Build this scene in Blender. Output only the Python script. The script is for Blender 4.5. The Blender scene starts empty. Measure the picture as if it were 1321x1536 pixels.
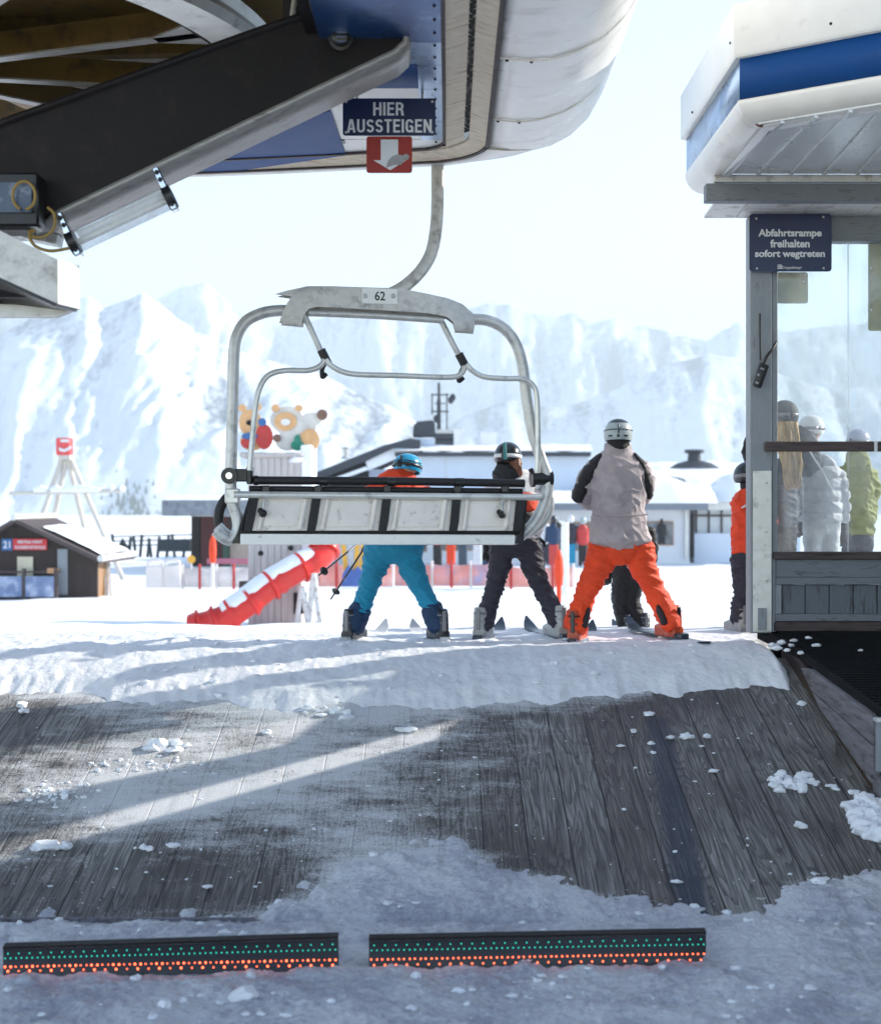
import bpy, bmesh, math, random
import numpy as np
from mathutils import Vector, Matrix, noise
random.seed(7)
R = math.radians
sc = bpy.context.scene
col = sc.collection

# ---------------------------------------------------------------- camera, sky, sun, exposure
F, CX, CY, EYE = 2110.0, 660.5, 768.0, 2.0        # focal length in photo pixels, picture centre, eye height
cam = bpy.data.cameras.new('camera')
cam.sensor_fit = 'HORIZONTAL'; cam.sensor_width = 36.0
cam.lens = 36.0 * F / 1321.0
cam.clip_start = 0.1; cam.clip_end = 20000
cam.dof.use_dof = True; cam.dof.focus_distance = 9.9; cam.dof.aperture_fstop = 2.5
camo = bpy.data.objects.new('camera', cam); col.objects.link(camo)
camo.location = (0, 0, EYE); camo.rotation_euler = (R(90), 0, 0)
sc.camera = camo

SUN_AZ, SUN_EL = R(72), R(26)
sdir = Vector((math.sin(SUN_AZ)*math.cos(SUN_EL), math.cos(SUN_AZ)*math.cos(SUN_EL), math.sin(SUN_EL)))
sun = bpy.data.lights.new('sun', 'SUN'); sun.energy = 4.4; sun.angle = R(0.5); sun.color = (1.0, 0.94, 0.84)
suno = bpy.data.objects.new('sun', sun); col.objects.link(suno)
suno.location = (20, 12, 14); suno.rotation_euler = (-sdir).to_track_quat('-Z', 'Y').to_euler()
w = bpy.data.worlds.new('World'); sc.world = w; w.use_nodes = True
nt = w.node_tree; nt.nodes.clear()
sky = nt.nodes.new('ShaderNodeTexSky'); sky.sky_type = 'NISHITA'; sky.sun_disc = False
sky.sun_elevation = SUN_EL; sky.sun_rotation = SUN_AZ
sky.altitude = 2000; sky.air_density = 1.0; sky.dust_density = 0.15; sky.ozone_density = 1.0
bg = nt.nodes.new('ShaderNodeBackground'); bg.inputs['Strength'].default_value = 0.15
wo = nt.nodes.new('ShaderNodeOutputWorld')
hs_ = nt.nodes.new('ShaderNodeHueSaturation'); hs_.inputs['Saturation'].default_value = 0.82
nt.links.new(sky.outputs[0], hs_.inputs['Color']); nt.links.new(hs_.outputs[0], bg.inputs[0]); nt.links.new(bg.outputs[0], wo.inputs[0])
sc.view_settings.view_transform = 'Standard'; sc.view_settings.look = 'None'
sc.view_settings.exposure = 1.55; sc.view_settings.gamma = 1.0
sc.cycles.max_bounces = 8; sc.cycles.transparent_max_bounces = 16; sc.cycles.volume_bounces = 1
sc.cycles.use_denoising = True
sc.cycles.sample_clamp_indirect = 6.0

# ---------------------------------------------------------------- helpers
def P(px, py, d):
    "the point d metres ahead of the camera that stands at this place of the photograph"
    return Vector(((px-CX)/F*d, d, EYE-(py-CY)/F*d))
def s(r, g, b):
    f = lambda c: (c/255/12.92) if c/255 <= 0.04045 else ((c/255+0.055)/1.055)**2.4
    return (f(r), f(g), f(b), 1)

def origin_of(o):
    v = Vector((0, 0, 0))
    while o is not None:
        v += Vector(o.location); o = o.parent
    return v

def tag(o, label=None, cat=None, group=None, kind=None):
    if label: o['label'] = label
    if cat: o['category'] = cat
    if group: o['group'] = group
    if kind: o['kind'] = kind
    return o

def thing(name, loc, label, cat, group=None):
    o = bpy.data.objects.new(name, None); col.objects.link(o)
    o.location = loc; o.empty_display_size = 0.2
    return tag(o, label, cat, group)

class MB:
    def __init__(self): self.bm = bmesh.new()
    def box(self, c, size, rot=None, bev=0.0, seg=1):
        M = Matrix.Translation(Vector(c))
        if rot is not None: M = M @ rot.to_4x4()
        M = M @ Matrix.Diagonal((size[0], size[1], size[2], 1))
        r = bmesh.ops.create_cube(self.bm, size=1, matrix=M)
        if bev > 0:
            es = list({e for v in r['verts'] for e in v.link_edges})
            bmesh.ops.bevel(self.bm, geom=es, offset=bev, segments=seg, affect='EDGES', profile=0.5)
        return self
    def bar(self, p0, p1, w, h, bev=0.0, up=(0, 0, 1)):
        p0, p1 = Vector(p0), Vector(p1); t = p1-p0; L = t.length; t.normalize()
        up = Vector(up); x = t.cross(up)
        if x.length < 1e-4: x = t.cross(Vector((0, 1, 0)))
        x.normalize(); z = x.cross(t)
        rot = Matrix((x, t, z)).transposed()
        return self.box((p0+p1)/2, (w, L, h), rot, bev)
    def tube(self, pts, r, seg=12, cap=True, flat=1.0):
        pts = [Vector(p) for p in pts]; n = len(pts)
        rr = r if isinstance(r, (list, tuple)) else [r]*n
        rings = []; prev = None
        for i, p in enumerate(pts):
            t = (pts[min(i+1, n-1)]-pts[max(i-1, 0)]).normalized()
            if prev is None:
                a = t.cross(Vector((0, 0, 1)))
                if a.length < 0.1: a = t.cross(Vector((0, 1, 0)))
            else: a = prev - t*prev.dot(t)
            a.normalize(); b = t.cross(a); prev = a
            rings.append([self.bm.verts.new(p + (a*math.cos(k*2*math.pi/seg) + b*flat*math.sin(k*2*math.pi/seg))*rr[i]) for k in range(seg)])
        for i in range(n-1):
            for k in range(seg):
                self.bm.faces.new((rings[i][k], rings[i][(k+1) % seg], rings[i+1][(k+1) % seg], rings[i+1][k]))
        if cap:
            self.bm.faces.new(rings[0][::-1]); self.bm.faces.new(rings[-1])
        return self
    def loft(self, rings):
        "rings: lists of points, same length; closed with caps"
        vs = [[self.bm.verts.new(p) for p in r] for r in rings]; seg = len(vs[0])
        for i in range(len(vs)-1):
            for k in range(seg):
                self.bm.faces.new((vs[i][k], vs[i][(k+1) % seg], vs[i+1][(k+1) % seg], vs[i+1][k]))
        self.bm.faces.new(vs[0][::-1]); self.bm.faces.new(vs[-1])
        return self
    def prism(self, poly, vec, bev=0.0):
        poly = [Vector(p) for p in poly]; vec = Vector(vec)
        a = [self.bm.verts.new(p) for p in poly]; b = [self.bm.verts.new(p+vec) for p in poly]
        n = len(a); fs = [self.bm.faces.new(a), self.bm.faces.new(b[::-1])]
        for i in range(n): fs.append(self.bm.faces.new((a[(i+1) % n], a[i], b[i], b[(i+1) % n])))
        if bev > 0:
            es = list({e for f in fs[:2] for e in f.edges})
            bmesh.ops.bevel(self.bm, geom=es, offset=bev, segments=2, affect='EDGES', profile=0.5)
        return self
    def face(self, pts):
        self.bm.faces.new([self.bm.verts.new(Vector(p)) for p in pts]); return self
    def grid(self, rows):
        "rows of points to a sheet"
        vs = [[self.bm.verts.new(p) for p in r] for r in rows]
        for i in range(len(vs)-1):
            for k in range(len(vs[0])-1):
                self.bm.faces.new((vs[i][k], vs[i][k+1], vs[i+1][k+1], vs[i+1][k]))
        return self
    def ball(self, c, r, rot=None, u=16, v=10):
        r = (r, r, r) if not isinstance(r, (tuple, list)) else r
        M = Matrix.Translation(Vector(c))
        if rot is not None: M = M @ rot.to_4x4()
        bmesh.ops.create_uvsphere(self.bm, u_segments=u, v_segments=v, radius=1, matrix=M @ Matrix.Diagonal((*r, 1)))
        return self
    def rock(self, c, r, sd, sub=2):
        res = bmesh.ops.create_icosphere(self.bm, subdivisions=sub, radius=1)
        c = Vector(c); o = Vector((sd*3.7, sd*1.3, sd*2.1))
        for v in res['verts']:
            k = 1 + 0.55*noise.noise(v.co*1.3+o) + 0.38*noise.noise(v.co*2.9+o)
            v.co = c + Vector((v.co.x*r[0]*k, v.co.y*r[1]*k, v.co.z*r[2]*k))
        return self
    def lathe(self, prof, c, sx=1, sy=1, sz=1, seg=28, rot=None):
        c = Vector(c); rings = []
        for (r, z) in prof:
            ring = []
            for k in range(seg):
                a = 2*math.pi*k/seg; p = Vector((math.cos(a)*r*sx, math.sin(a)*r*sy, z*sz))
                if rot is not None: p = rot @ p
                ring.append(c+p)
            rings.append(ring)
        return self.loft(rings)
    def build(self, name, m, parent=None, smooth=38, loc=None):
        bmesh.ops.recalc_face_normals(self.bm, faces=self.bm.faces)
        me = bpy.data.meshes.new(name); self.bm.to_mesh(me); self.bm.free()
        return link(name, me, m, parent, smooth, loc)

def link(name, me, m, parent=None, smooth=38, loc=None):
    if parent is not None: org = origin_of(parent)
    elif loc is not None: org = Vector(loc)
    else:
        co = np.empty(len(me.vertices)*3, 'f'); me.vertices.foreach_get('co', co); co = co.reshape(-1, 3)
        mn, mx = co.min(0), co.max(0); org = Vector(((mn[0]+mx[0])/2, (mn[1]+mx[1])/2, mn[2]))
    me.transform(Matrix.Translation(-org))
    if m is not None: me.materials.append(m)
    if smooth:
        me.shade_smooth(); me.set_sharp_from_angle(angle=R(smooth))
    o = bpy.data.objects.new(name, me); col.objects.link(o)
    if parent is not None: o.parent = parent
    else: o.location = org
    return o

def curve_pts(pts, n=6):
    "Catmull-Rom through the points"
    pts = [Vector(p) for p in pts]; out = []
    for i in range(len(pts)-1):
        p0, p1, p2, p3 = pts[max(i-1, 0)], pts[i], pts[i+1], pts[min(i+2, len(pts)-1)]
        for k in range(n):
            t = k/n
            out.append(0.5*((2*p1)+(p2-p0)*t+(2*p0-5*p1+4*p2-p3)*t*t+(3*p1-p0-3*p2+p3)*t**3))
    out.append(pts[-1]); return out

def text_mesh(name, txt, m, parent, c, height, width=None, bold=0.0, rot=None, depth=0.0015):
    "letters standing upright, facing the camera side (-Y), centred on c"
    cu = bpy.data.curves.new(name, 'FONT'); cu.body = txt; cu.size = 1; cu.align_x = 'CENTER'; cu.align_y = 'CENTER'
    cu.extrude = 0.5; cu.offset = bold; cu.resolution_u = 4
    o = bpy.data.objects.new(name, cu); col.objects.link(o)
    dg = bpy.context.evaluated_depsgraph_get(); dg.update()
    me = bpy.data.meshes.new_from_object(o.evaluated_get(dg))
    bpy.data.objects.remove(o); bpy.data.curves.remove(cu)
    co = np.empty(len(me.vertices)*3, 'f'); me.vertices.foreach_get('co', co); co = co.reshape(-1, 3)
    mn, mx = co.min(0), co.max(0); k = height/(mx[1]-mn[1]); kx = width/(mx[0]-mn[0]) if width else k
    rot = rot or Matrix.Identity(3); out = []
    for v in co:
        q = Vector(((v[0]-(mn[0]+mx[0])/2)*kx, -v[2]*depth*2, (v[1]-(mn[1]+mx[1])/2)*k))
        out.append(Vector(c)+rot@q)
    me.vertices.foreach_set('co', np.array([c_ for v in out for c_ in v], 'f')); me.update()
    me.materials.clear()
    return link(name, me, m, parent, smooth=0)

# ---------------------------------------------------------------- materials
def mk(name, c, rough=0.55, metal=0.0, var=0.12, scale=6.0, c2=None, c2amt=0.0, c2scale=3.0, bump=0.0, bscale=60.0,
       stretch=(1, 1, 1), spec=0.5, emit=None, estr=0.0, rvar=0.12):
    m = bpy.data.materials.new(name); m.use_nodes = True
    n = m.node_tree.nodes; L = m.node_tree.links; b = n['Principled BSDF']
    tc = n.new('ShaderNodeTexCoord'); mp = n.new('ShaderNodeMapping'); mp.inputs['Scale'].default_value = stretch
    L.new(tc.outputs['Object'], mp.inputs[0])
    nz = n.new('ShaderNodeTexNoise'); nz.inputs['Scale'].default_value = scale; nz.inputs['Detail'].default_value = 5
    L.new(mp.outputs[0], nz.inputs['Vector'])
    rp = n.new('ShaderNodeMapRange'); rp.inputs[1].default_value = 0.3; rp.inputs[2].default_value = 0.7
    rp.inputs[3].default_value = 1-var; rp.inputs[4].default_value = 1+var
    L.new(nz.outputs[0], rp.inputs[0])
    mx = n.new('ShaderNodeVectorMath'); mx.operation = 'SCALE'; mx.inputs[0].default_value = c[:3]
    L.new(rp.outputs[0], mx.inputs['Scale']); last = mx.outputs[0]
    if c2 is not None:
        n2 = n.new('ShaderNodeTexNoise'); n2.inputs['Scale'].default_value = c2scale; n2.inputs['Detail'].default_value = 8
        n2.inputs['Roughness'].default_value = 0.65
        L.new(mp.outputs[0], n2.inputs['Vector'])
        r2 = n.new('ShaderNodeMapRange'); r2.inputs[1].default_value = 0.62-0.3*c2amt; r2.inputs[2].default_value = 0.78-0.25*c2amt
        L.new(n2.outputs[0], r2.inputs[0])
        mm = n.new('ShaderNodeMix'); mm.data_type = 'RGBA'; mm.inputs['B'].default_value = c2
        L.new(r2.outputs[0], mm.inputs['Factor']); L.new(last, mm.inputs['A']); last = mm.outputs['Result']
    L.new(last, b.inputs['Base Color'])
    r3 = n.new('ShaderNodeMapRange'); r3.inputs[3].default_value = max(0.03, rough-rvar); r3.inputs[4].default_value = min(1, rough+rvar)
    L.new(nz.outputs[0], r3.inputs[0]); L.new(r3.outputs[0], b.inputs['Roughness'])
    b.inputs['Metallic'].default_value = metal; b.inputs['Specular IOR Level'].default_value = spec
    if bump > 0:
        n4 = n.new('ShaderNodeTexNoise'); n4.inputs['Scale'].default_value = bscale; n4.inputs['Detail'].default_value = 4
        L.new(mp.outputs[0], n4.inputs['Vector'])
        bp = n.new('ShaderNodeBump'); bp.inputs['Strength'].default_value = bump; bp.inputs['Distance'].default_value = 0.02
        L.new(n4.outputs[0], bp.inputs['Height']); L.new(bp.outputs[0], b.inputs['Normal'])
    if emit is not None:
        b.inputs['Emission Color'].default_value = emit; b.inputs['Emission Strength'].default_value = estr
    return m

M = {}
M['galv'] = mk('galvanised_steel', s(200, 200, 198), 0.42, 0.4, 0.12, 14, s(150, 150, 150), 0.3, 9, 0.08, 60)
M['galv_plate'] = mk('galvanised_plate', s(198, 196, 192), 0.45, 0.35, 0.10, 22, s(150, 146, 142), 0.4, 12, 0.12, 50)
M['alu'] = mk('aluminium', s(214, 214, 210), 0.36, 0.4, 0.08, 10, s(150, 150, 148), 0.25, 6, 0.05, 80)
M['chrome'] = mk('chromed_clamp', s(210, 212, 214), 0.15, 1.0, 0.05, 30)
M['black_rubber'] = mk('black_rubber', s(26, 24, 26), 0.55, 0, 0.2, 20, None, 0, 3, 0.2, 90)
M['black_plastic'] = mk('black_plastic', s(22, 22, 24), 0.35, 0, 0.15, 20)
M['white_paint'] = mk('white_paint', s(226, 224, 218), 0.35, 0, 0.05, 5, s(196, 192, 186), 0.08, 4, 0.04, 40)
M['panel_white'] = mk('white_moulded_panel', s(238, 231, 222), 0.4, 0, 0.05, 10, s(168, 160, 152), 0.18, 14, 0.08, 50)
M['shell_white'] = mk('white_fibreglass', s(246, 243, 236), 0.3, 0, 0.03, 2, s(206, 200, 194), 0.30, 1.6, 0.03, 6, (1, 3, 3))
M['blue_paint'] = mk('blue_paint', s(6, 66, 128), 0.5, 0, 0.06, 3, None, 0.1, 8, 0.03, 40, spec=0.15)
M['blue_metal'] = mk('blue_sheet_metal', s(40, 84, 140), 0.3, 0.5, 0.16, 2.5, s(110, 146, 186), 0.25, 3, 0.05, 12)
M['pale_metal'] = mk('pale_blue_sheet_metal', s(150, 172, 200), 0.3, 0.5, 0.14, 3, s(90, 120, 160), 0.3, 4, 0.05, 12)
M['bristle'] = mk('cream_bristles', s(248, 232, 208), 0.8, 0, 0.15, 16, s(196, 160, 126), 0.25, 3, 0.5, 60, (1, 7, 1))
M['dark_beam'] = mk('dark_painted_steel', s(22, 18, 20), 0.55, 0, 0.25, 3, s(40, 32, 33), 0.3, 5, 0.15, 40, spec=0.25)
M['flange'] = mk('brushed_flange', s(156, 154, 152), 0.45, 0.5, 0.12, 6, s(112, 108, 104), 0.3, 5, 0.1, 30, (1, 5, 5))
M['yellow_steel'] = mk('yellow_machinery_paint', s(110, 82, 14), 0.5, 0, 0.2, 3, s(60, 40, 10), 0.35, 5)
M['navy'] = mk('navy_sign_face', s(20, 34, 74), 0.35, 0, 0.06, 8, s(34, 48, 86), 0.15, 10)
M['red_sign'] = mk('red_sign_face', s(150, 34, 28), 0.4, 0, 0.08, 8, s(110, 26, 22), 0.2, 12)
M['letter'] = mk('white_letters', s(214, 216, 220), 0.5, 0, 0.04, 20)
M['peel'] = mk('peeled_grey_foil', s(150, 150, 152), 0.5, 0, 0.1, 30)
M['black_ink'] = mk('black_ink', s(16, 16, 18), 0.5, 0, 0.05, 20)
M['plate_white'] = mk('white_number_plate', s(240, 240, 236), 0.35, 0, 0.03, 20, s(190, 186, 180), 0.1, 20)
M['grey_wood'] = mk('grey_painted_wood', s(136, 142, 148), 0.6, 0, 0.10, 7, s(96, 92, 92), 0.16, 7, 0.25, 30, (4, 4, 0.8))
M['grey_wood_h'] = mk('grey_painted_boards', s(112, 119, 127), 0.6, 0, 0.12, 7, s(70, 64, 62), 0.28, 7, 0.25, 30, (0.8, 4, 4))
M['panel_wood'] = mk('worn_panel_boards', s(98, 106, 114), 0.65, 0, 0.12, 7, s(58, 52, 50), 0.34, 7, 0.3, 30, (4, 4, 0.6))
M['white_wood'] = mk('white_painted_boards', s(206, 206, 204), 0.5, 0, 0.06, 7, s(140, 126, 116), 0.3, 9, 0.1, 30)
M['dark_wood'] = mk('dark_weathered_wood', s(78, 66, 66), 0.7, 0, 0.25, 10, s(40, 32, 32), 0.5, 9, 0.3, 40, (0.4, 4, 4))
M['board_wood'] = mk('weathered_board', s(116, 114, 120), 0.7, 0, 0.2, 8, s(72, 66, 66), 0.45, 7, 0.3, 40, (4, 0.5, 4))
M['soffit'] = mk('ridged_sheet_soffit', s(200, 204, 206), 0.3, 0.2, 0.05, 4, s(160, 160, 160), 0.15, 5)
M['rust'] = mk('rust_stain', s(110, 60, 36), 0.8, 0, 0.3, 30)
M['mat'] = mk('black_ribbed_mat', s(16, 17, 20), 0.9, 0, 0.3, 14, s(30, 32, 36), 0.25, 6, 0.4, 60, spec=0.2)
M['olive'] = mk('olive_sign_back', s(150, 148, 116), 0.6, 0, 0.08, 10, s(118, 112, 84), 0.35, 7)
M['brass_cable'] = mk('ochre_cable', s(150, 122, 60), 0.45, 0, 0.1, 20)
def glass(name, tint, dirt, gloss=0.07):
    m = bpy.data.materials.new(name); m.use_nodes = True; n = m.node_tree.nodes; L = m.node_tree.links; n.remove(n['Principled BSDF'])
    tr = n.new('ShaderNodeBsdfTransparent'); tr.inputs[0].default_value = tint
    gl = n.new('ShaderNodeBsdfGlossy'); gl.inputs['Roughness'].default_value = 0.03
    df = n.new('ShaderNodeBsdfDiffuse'); df.inputs[0].default_value = (0.8, 0.8, 0.8, 1)
    tl = n.new('ShaderNodeBsdfTranslucent'); tl.inputs[0].default_value = (0.8, 0.8, 0.8, 1)
    ad = n.new('ShaderNodeMixShader'); L.new(df.outputs[0], ad.inputs[1]); L.new(tl.outputs[0], ad.inputs[2])
    m1 = n.new('ShaderNodeMixShader'); m1.inputs[0].default_value = gloss*0.5
    L.new(tr.outputs[0], m1.inputs[1]); L.new(gl.outputs[0], m1.inputs[2])
    tc = n.new('ShaderNodeTexCoord'); mp = n.new('ShaderNodeMapping'); mp.inputs['Scale'].default_value = (3, 1, 0.7); mp.inputs['Rotation'].default_value = (0, 0.5, 0)
    L.new(tc.outputs['Object'], mp.inputs[0])
    nz = n.new('ShaderNodeTexNoise'); nz.inputs['Scale'].default_value = 2.2; nz.inputs['Detail'].default_value = 7
    L.new(mp.outputs[0], nz.inputs['Vector'])
    mr = n.new('ShaderNodeMapRange'); mr.inputs[1].default_value = 0.35; mr.inputs[2].default_value = 0.75
    mr.inputs[3].default_value = dirt*0.35; mr.inputs[4].default_value = dirt*2.0; L.new(nz.outputs[0], mr.inputs[0])
    m2 = n.new('ShaderNodeMixShader'); L.new(mr.outputs[0], m2.inputs[0]); L.new(m1.outputs[0], m2.inputs[1]); L.new(ad.outputs[0], m2.inputs[2])
    L.new(m2.outputs[0], n['Material Output'].inputs[0]); return m
M['glass'] = glass('dusty_window_glass', (0.93, 0.96, 0.96, 1), 0.11)
M['clear'] = glass('clear_acrylic_tube', (0.93, 0.94, 0.95, 1), 0.34)

def snow_mat(name, c=(0.82, 0.84, 0.87, 1), sp=0.35, bs=0.5, bscale=28.0, dirt=0.0, rough=0.62):
    m = bpy.data.materials.new(name); m.use_nodes = True; n = m.node_tree.nodes; L = m.node_tree.links; b = n['Principled BSDF']
    tc = n.new('ShaderNodeTexCoord')
    n1 = n.new('ShaderNodeTexNoise'); n1.inputs['Scale'].default_value = bscale; n1.inputs['Detail'].default_value = 9; n1.inputs['Roughness'].default_value = 0.65
    L.new(tc.outputs['Object'], n1.inputs['Vector'])
    n2 = n.new('ShaderNodeTexNoise'); n2.inputs['Scale'].default_value = 2.3; n2.inputs['Detail'].default_value = 6
    L.new(tc.outputs['Object'], n2.inputs['Vector'])
    mx = n.new('ShaderNodeMix'); mx.data_type = 'RGBA'; mx.inputs['A'].default_value = c
    mx.inputs['B'].default_value = (c[0]*(1-dirt), c[1]*(1-dirt), c[2]*(1-dirt*0.8), 1)
    mr = n.new('ShaderNodeMapRange'); mr.inputs[1].default_value = 0.42; mr.inputs[2].default_value = 0.68
    n3 = n.new('ShaderNodeTexNoise'); n3.inputs['Scale'].default_value = bscale*0.7; n3.inputs['Detail'].default_value = 6; n3.inputs['Roughness'].default_value = 0.7; L.new(tc.outputs['Object'], n3.inputs['Vector'])
    av = n.new('ShaderNodeMath'); av.operation = 'MULTIPLY_ADD'; av.inputs[1].default_value = 0.9; L.new(n3.outputs[0], av.inputs[0]); sb_ = n.new('ShaderNodeMath'); sb_.operation = 'SUBTRACT'; sb_.inputs[1].default_value = 0.45; L.new(n2.outputs[0], sb_.inputs[0]); L.new(sb_.outputs[0], av.inputs[2])
    L.new(av.outputs[0], mr.inputs[0]); L.new(mr.outputs[0], mx.inputs['Factor']); L.new(mx.outputs['Result'], b.inputs['Base Color'])
    bp = n.new('ShaderNodeBump'); bp.inputs['Strength'].default_value = bs; bp.inputs['Distance'].default_value = 0.03
    L.new(n1.outputs[0], bp.inputs['Height']); L.new(bp.outputs[0], b.inputs['Normal'])
    b.inputs['Roughness'].default_value = rough; b.inputs['Specular IOR Level'].default_value = sp
    return m
M['snow'] = snow_mat('snow'); M['ice'] = snow_mat('icy_trodden_snow', (0.72, 0.74, 0.77, 1), 0.45, 1.0, 34, 0.36, 0.48)
M['snow_far'] = snow_mat('field_snow', (0.84, 0.86, 0.88, 1), 0.2, 0.35, 3.0)
M['lip_snow'] = snow_mat('packed_snow', (0.80, 0.81, 0.83, 1), 0.3, 0.5, 22, 0.08)

# ---------------------------------------------------------------- the ground: pit floor, ramp, snow lip, slope, mountains
SL, D0 = 0.27, 6.84                                 # the ramp rises 0.27 per metre from 6.84 m ahead
def ramp_z(d): return max(0.0, SL*(d-D0))
def on_ramp(px, py):
    t = (py-CY)/F; d = (EYE+SL*D0)/(SL+t); return Vector(((px-CX)/F*d, d, EYE-t*d))
def fb(x, y, z=0.0, o=5, H=0.9): return noise.fractal(Vector((x, y, z)), H, 2.1, o)
def interp(x, xs, ys): return float(np.interp(x, xs, ys))

def grid_obj(name, xs, ys, zf, m, smooth=180, keep=None):
    nx, ny = len(xs), len(ys)
    co = np.empty((ny*nx, 3), 'f'); k = 0
    for y in ys:
        for x in xs:
            co[k] = (x, y, zf(x, y)); k += 1
    i = np.arange((ny-1)*(nx-1)); r, c = i//(nx-1), i % (nx-1)
    f = np.stack([r*nx+c, r*nx+c+1, (r+1)*nx+c+1, (r+1)*nx+c], 1)
    if keep is not None:
        kv = np.array([keep(*v) for v in co]); f = f[kv[f].any(1)]
    me = bpy.data.meshes.new(name); me.from_pydata(co.tolist(), [], f.tolist())
    me.update(); me.materials.append(m); me.shade_smooth()
    o = bpy.data.objects.new(name, me); col.objects.link(o); return o

# pit floor of trodden icy snow, running up over the foot of the ramp
bx = [-3.2, -2.1, -1.05, -0.8, -0.35, 0.07, 0.35, 0.68, 0.88, 1.26, 1.45, 1.66, 1.75, 1.95, 2.3, 3.0]
bd = [6.80, 6.80, 6.81, 7.02, 7.45, 7.58, 7.34, 7.21, 7.08, 6.98, 6.92, 7.00, 7.17, 7.27, 7.31, 7.31]
def floor_z(x, d):
    edge = interp(x, bx, bd)
    n1 = fb(x*1.6, d*1.6, 1.0, 4); n2 = fb(x*7, d*7, 3.0, 4); n3 = noise.noise(Vector((x*38, d*38, 5)))
    patchy = 1.0 if x > 0.2 else 1.9
    t = (edge-d)*0.16 + 0.018*patchy*n2 + 0.006*n3
    t = min(t, 0.030+0.024*n2+0.006*n3+0.010*abs(fb(x*19, d*26, 6.0, 3))) if t > 0 else t*1.5
    base = ramp_z(d) if d > D0 else 0.0
    z = base + t
    if d < D0: z = 0.006 + 0.018*n1 + 0.020*n2 + 0.007*n3 + 0.010*abs(fb(x*19, d*26, 6.0, 3)) + (0.03*max(0, 1-abs(d-6.62)/0.25) if x > -9 else 0)
    if 6.24 < d < 6.50 and -2.08 < x < 1.24: z = min(z, 0.012+0.006*n2)
    return z
fl = grid_obj('snow_floor', np.arange(-2.7, 2.75, 0.0125), np.arange(5.2, 7.9, 0.0125), floor_z, M['ice'],
              keep=lambda x, y, z: z > ramp_z(y)-0.02 if y > D0 else True)
tag(fl, kind='structure')
base = MB(); base.face([(-14, -4, -0.05), (14, -4, -0.05), (14, 6.9, -0.05), (-14, 6.9, -0.05)])
tag(base.build('ground', M['ice'], loc=(0, 0, -0.05)), kind='structure')

# snow: lip over the top of the ramp, then the slope beyond
lx = [-4.0, -3.0, -2.5, -1.9, -1.0, -0.1, 0.45, 1.1, 1.55, 2.0, 2.5, 3.0]
ld = [9.62, 9.62, 9.62, 9.53, 9.40, 9.41, 9.50, 9.60, 9.66, 9.72, 9.74, 9.74]
def slope_z(x, d):
    if d < 12: z = 1.0
    elif d < 28: t = (d-12)/16; z = 1.0-1.28*(t*t*(3-2*t)*0.35+t*0.65)
    elif d < 40: z = -0.28-0.22*(d-28)/12
    elif d < 62: z = -0.5+0.22*(d-40)/22
    else: z = -0.28
    if d > 12:
        a = min(1, (d-12)/4)
        z += a*0.10*fb(x*0.35, d*0.16, 2.0, 3)
        z += 0.10*fb(x*1.3, d*0.8, 7.0, 4)*max(0, 1-abs(d-15)/4)*(1 if x > -0.3 else 0.35)
        if d < 46: z += 0.22*math.exp(-((x+9.0)/4.2)**2-((d-33)/5.0)**2)
    return z
def lip_z(x, d):
    edge = interp(x, lx, ld) + 0.10*fb(x*2.2, 3.3, 0, 4) + 0.05*fb(x*8, d*3, 2, 4)
    r = min(SL*(d-D0), 1.02)
    n1 = fb(x*2.2, d*2.6, 0.0, 4); n2 = 0.55*fb(x*13, d*9, 4.0, 4)+0.45*fb(x*16, d*1.6, 8.0, 3)
    t = (d-edge)*0.34
    t = min(t, 0.045+0.05*min(1, max(0, d-edge))) if t > 0 else t
    z = r + t + (0.012*n2 + 0.02*n1)
    crest = 1.0 + 0.030*n1 + 0.010*n2
    k = 1/(1+math.exp(-(d-10.25)*6))
    z = z*(1-k)+crest*k
    if d > 11.2: q = min(1, (d-11.2)/1.2); z = z*(1-q)+slope_z(x, d)*q
    if x > 2.40: z -= (x-2.40)*1.3*(1 if d < 11.0 else 0)
    return z
lip = grid_obj('snow_bank', np.arange(-4.1, 2.72, 0.016), np.arange(9.1, 12.6, 0.016), lip_z, M['lip_snow'],
               keep=lambda x, y, z: z > SL*(y-D0)-0.02 if y < 10.2 else True)
tag(lip, kind='structure')
ds = 12.4*np.power(1.022, np.arange(0, 230)); us = np.linspace(-0.9, 0.9, 260)
rows = []
for d in ds:
    rows.append([(u*d*1.1, d, slope_z(u*d*1.1, d)) for u in us])
g = MB(); g.grid(rows); tag(g.build('snow_ground', M['snow_far'], smooth=180, loc=(0, 0, 0)), kind='structure')
g = MB()
for (xa, xb) in ((-16, -4.05), (2.66, 16)):
    y0_ = 9.9 if xa < 0 else 10.95
    g.face([(xa, y0_, 0.93), (xb, y0_, 0.93), (xb, 12.7, 0.93), (xa, 12.7, 0.93)])
tag(g.build('snow_terrace', M['snow'], smooth=0, loc=(0, 0, 0)), kind='structure')

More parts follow.
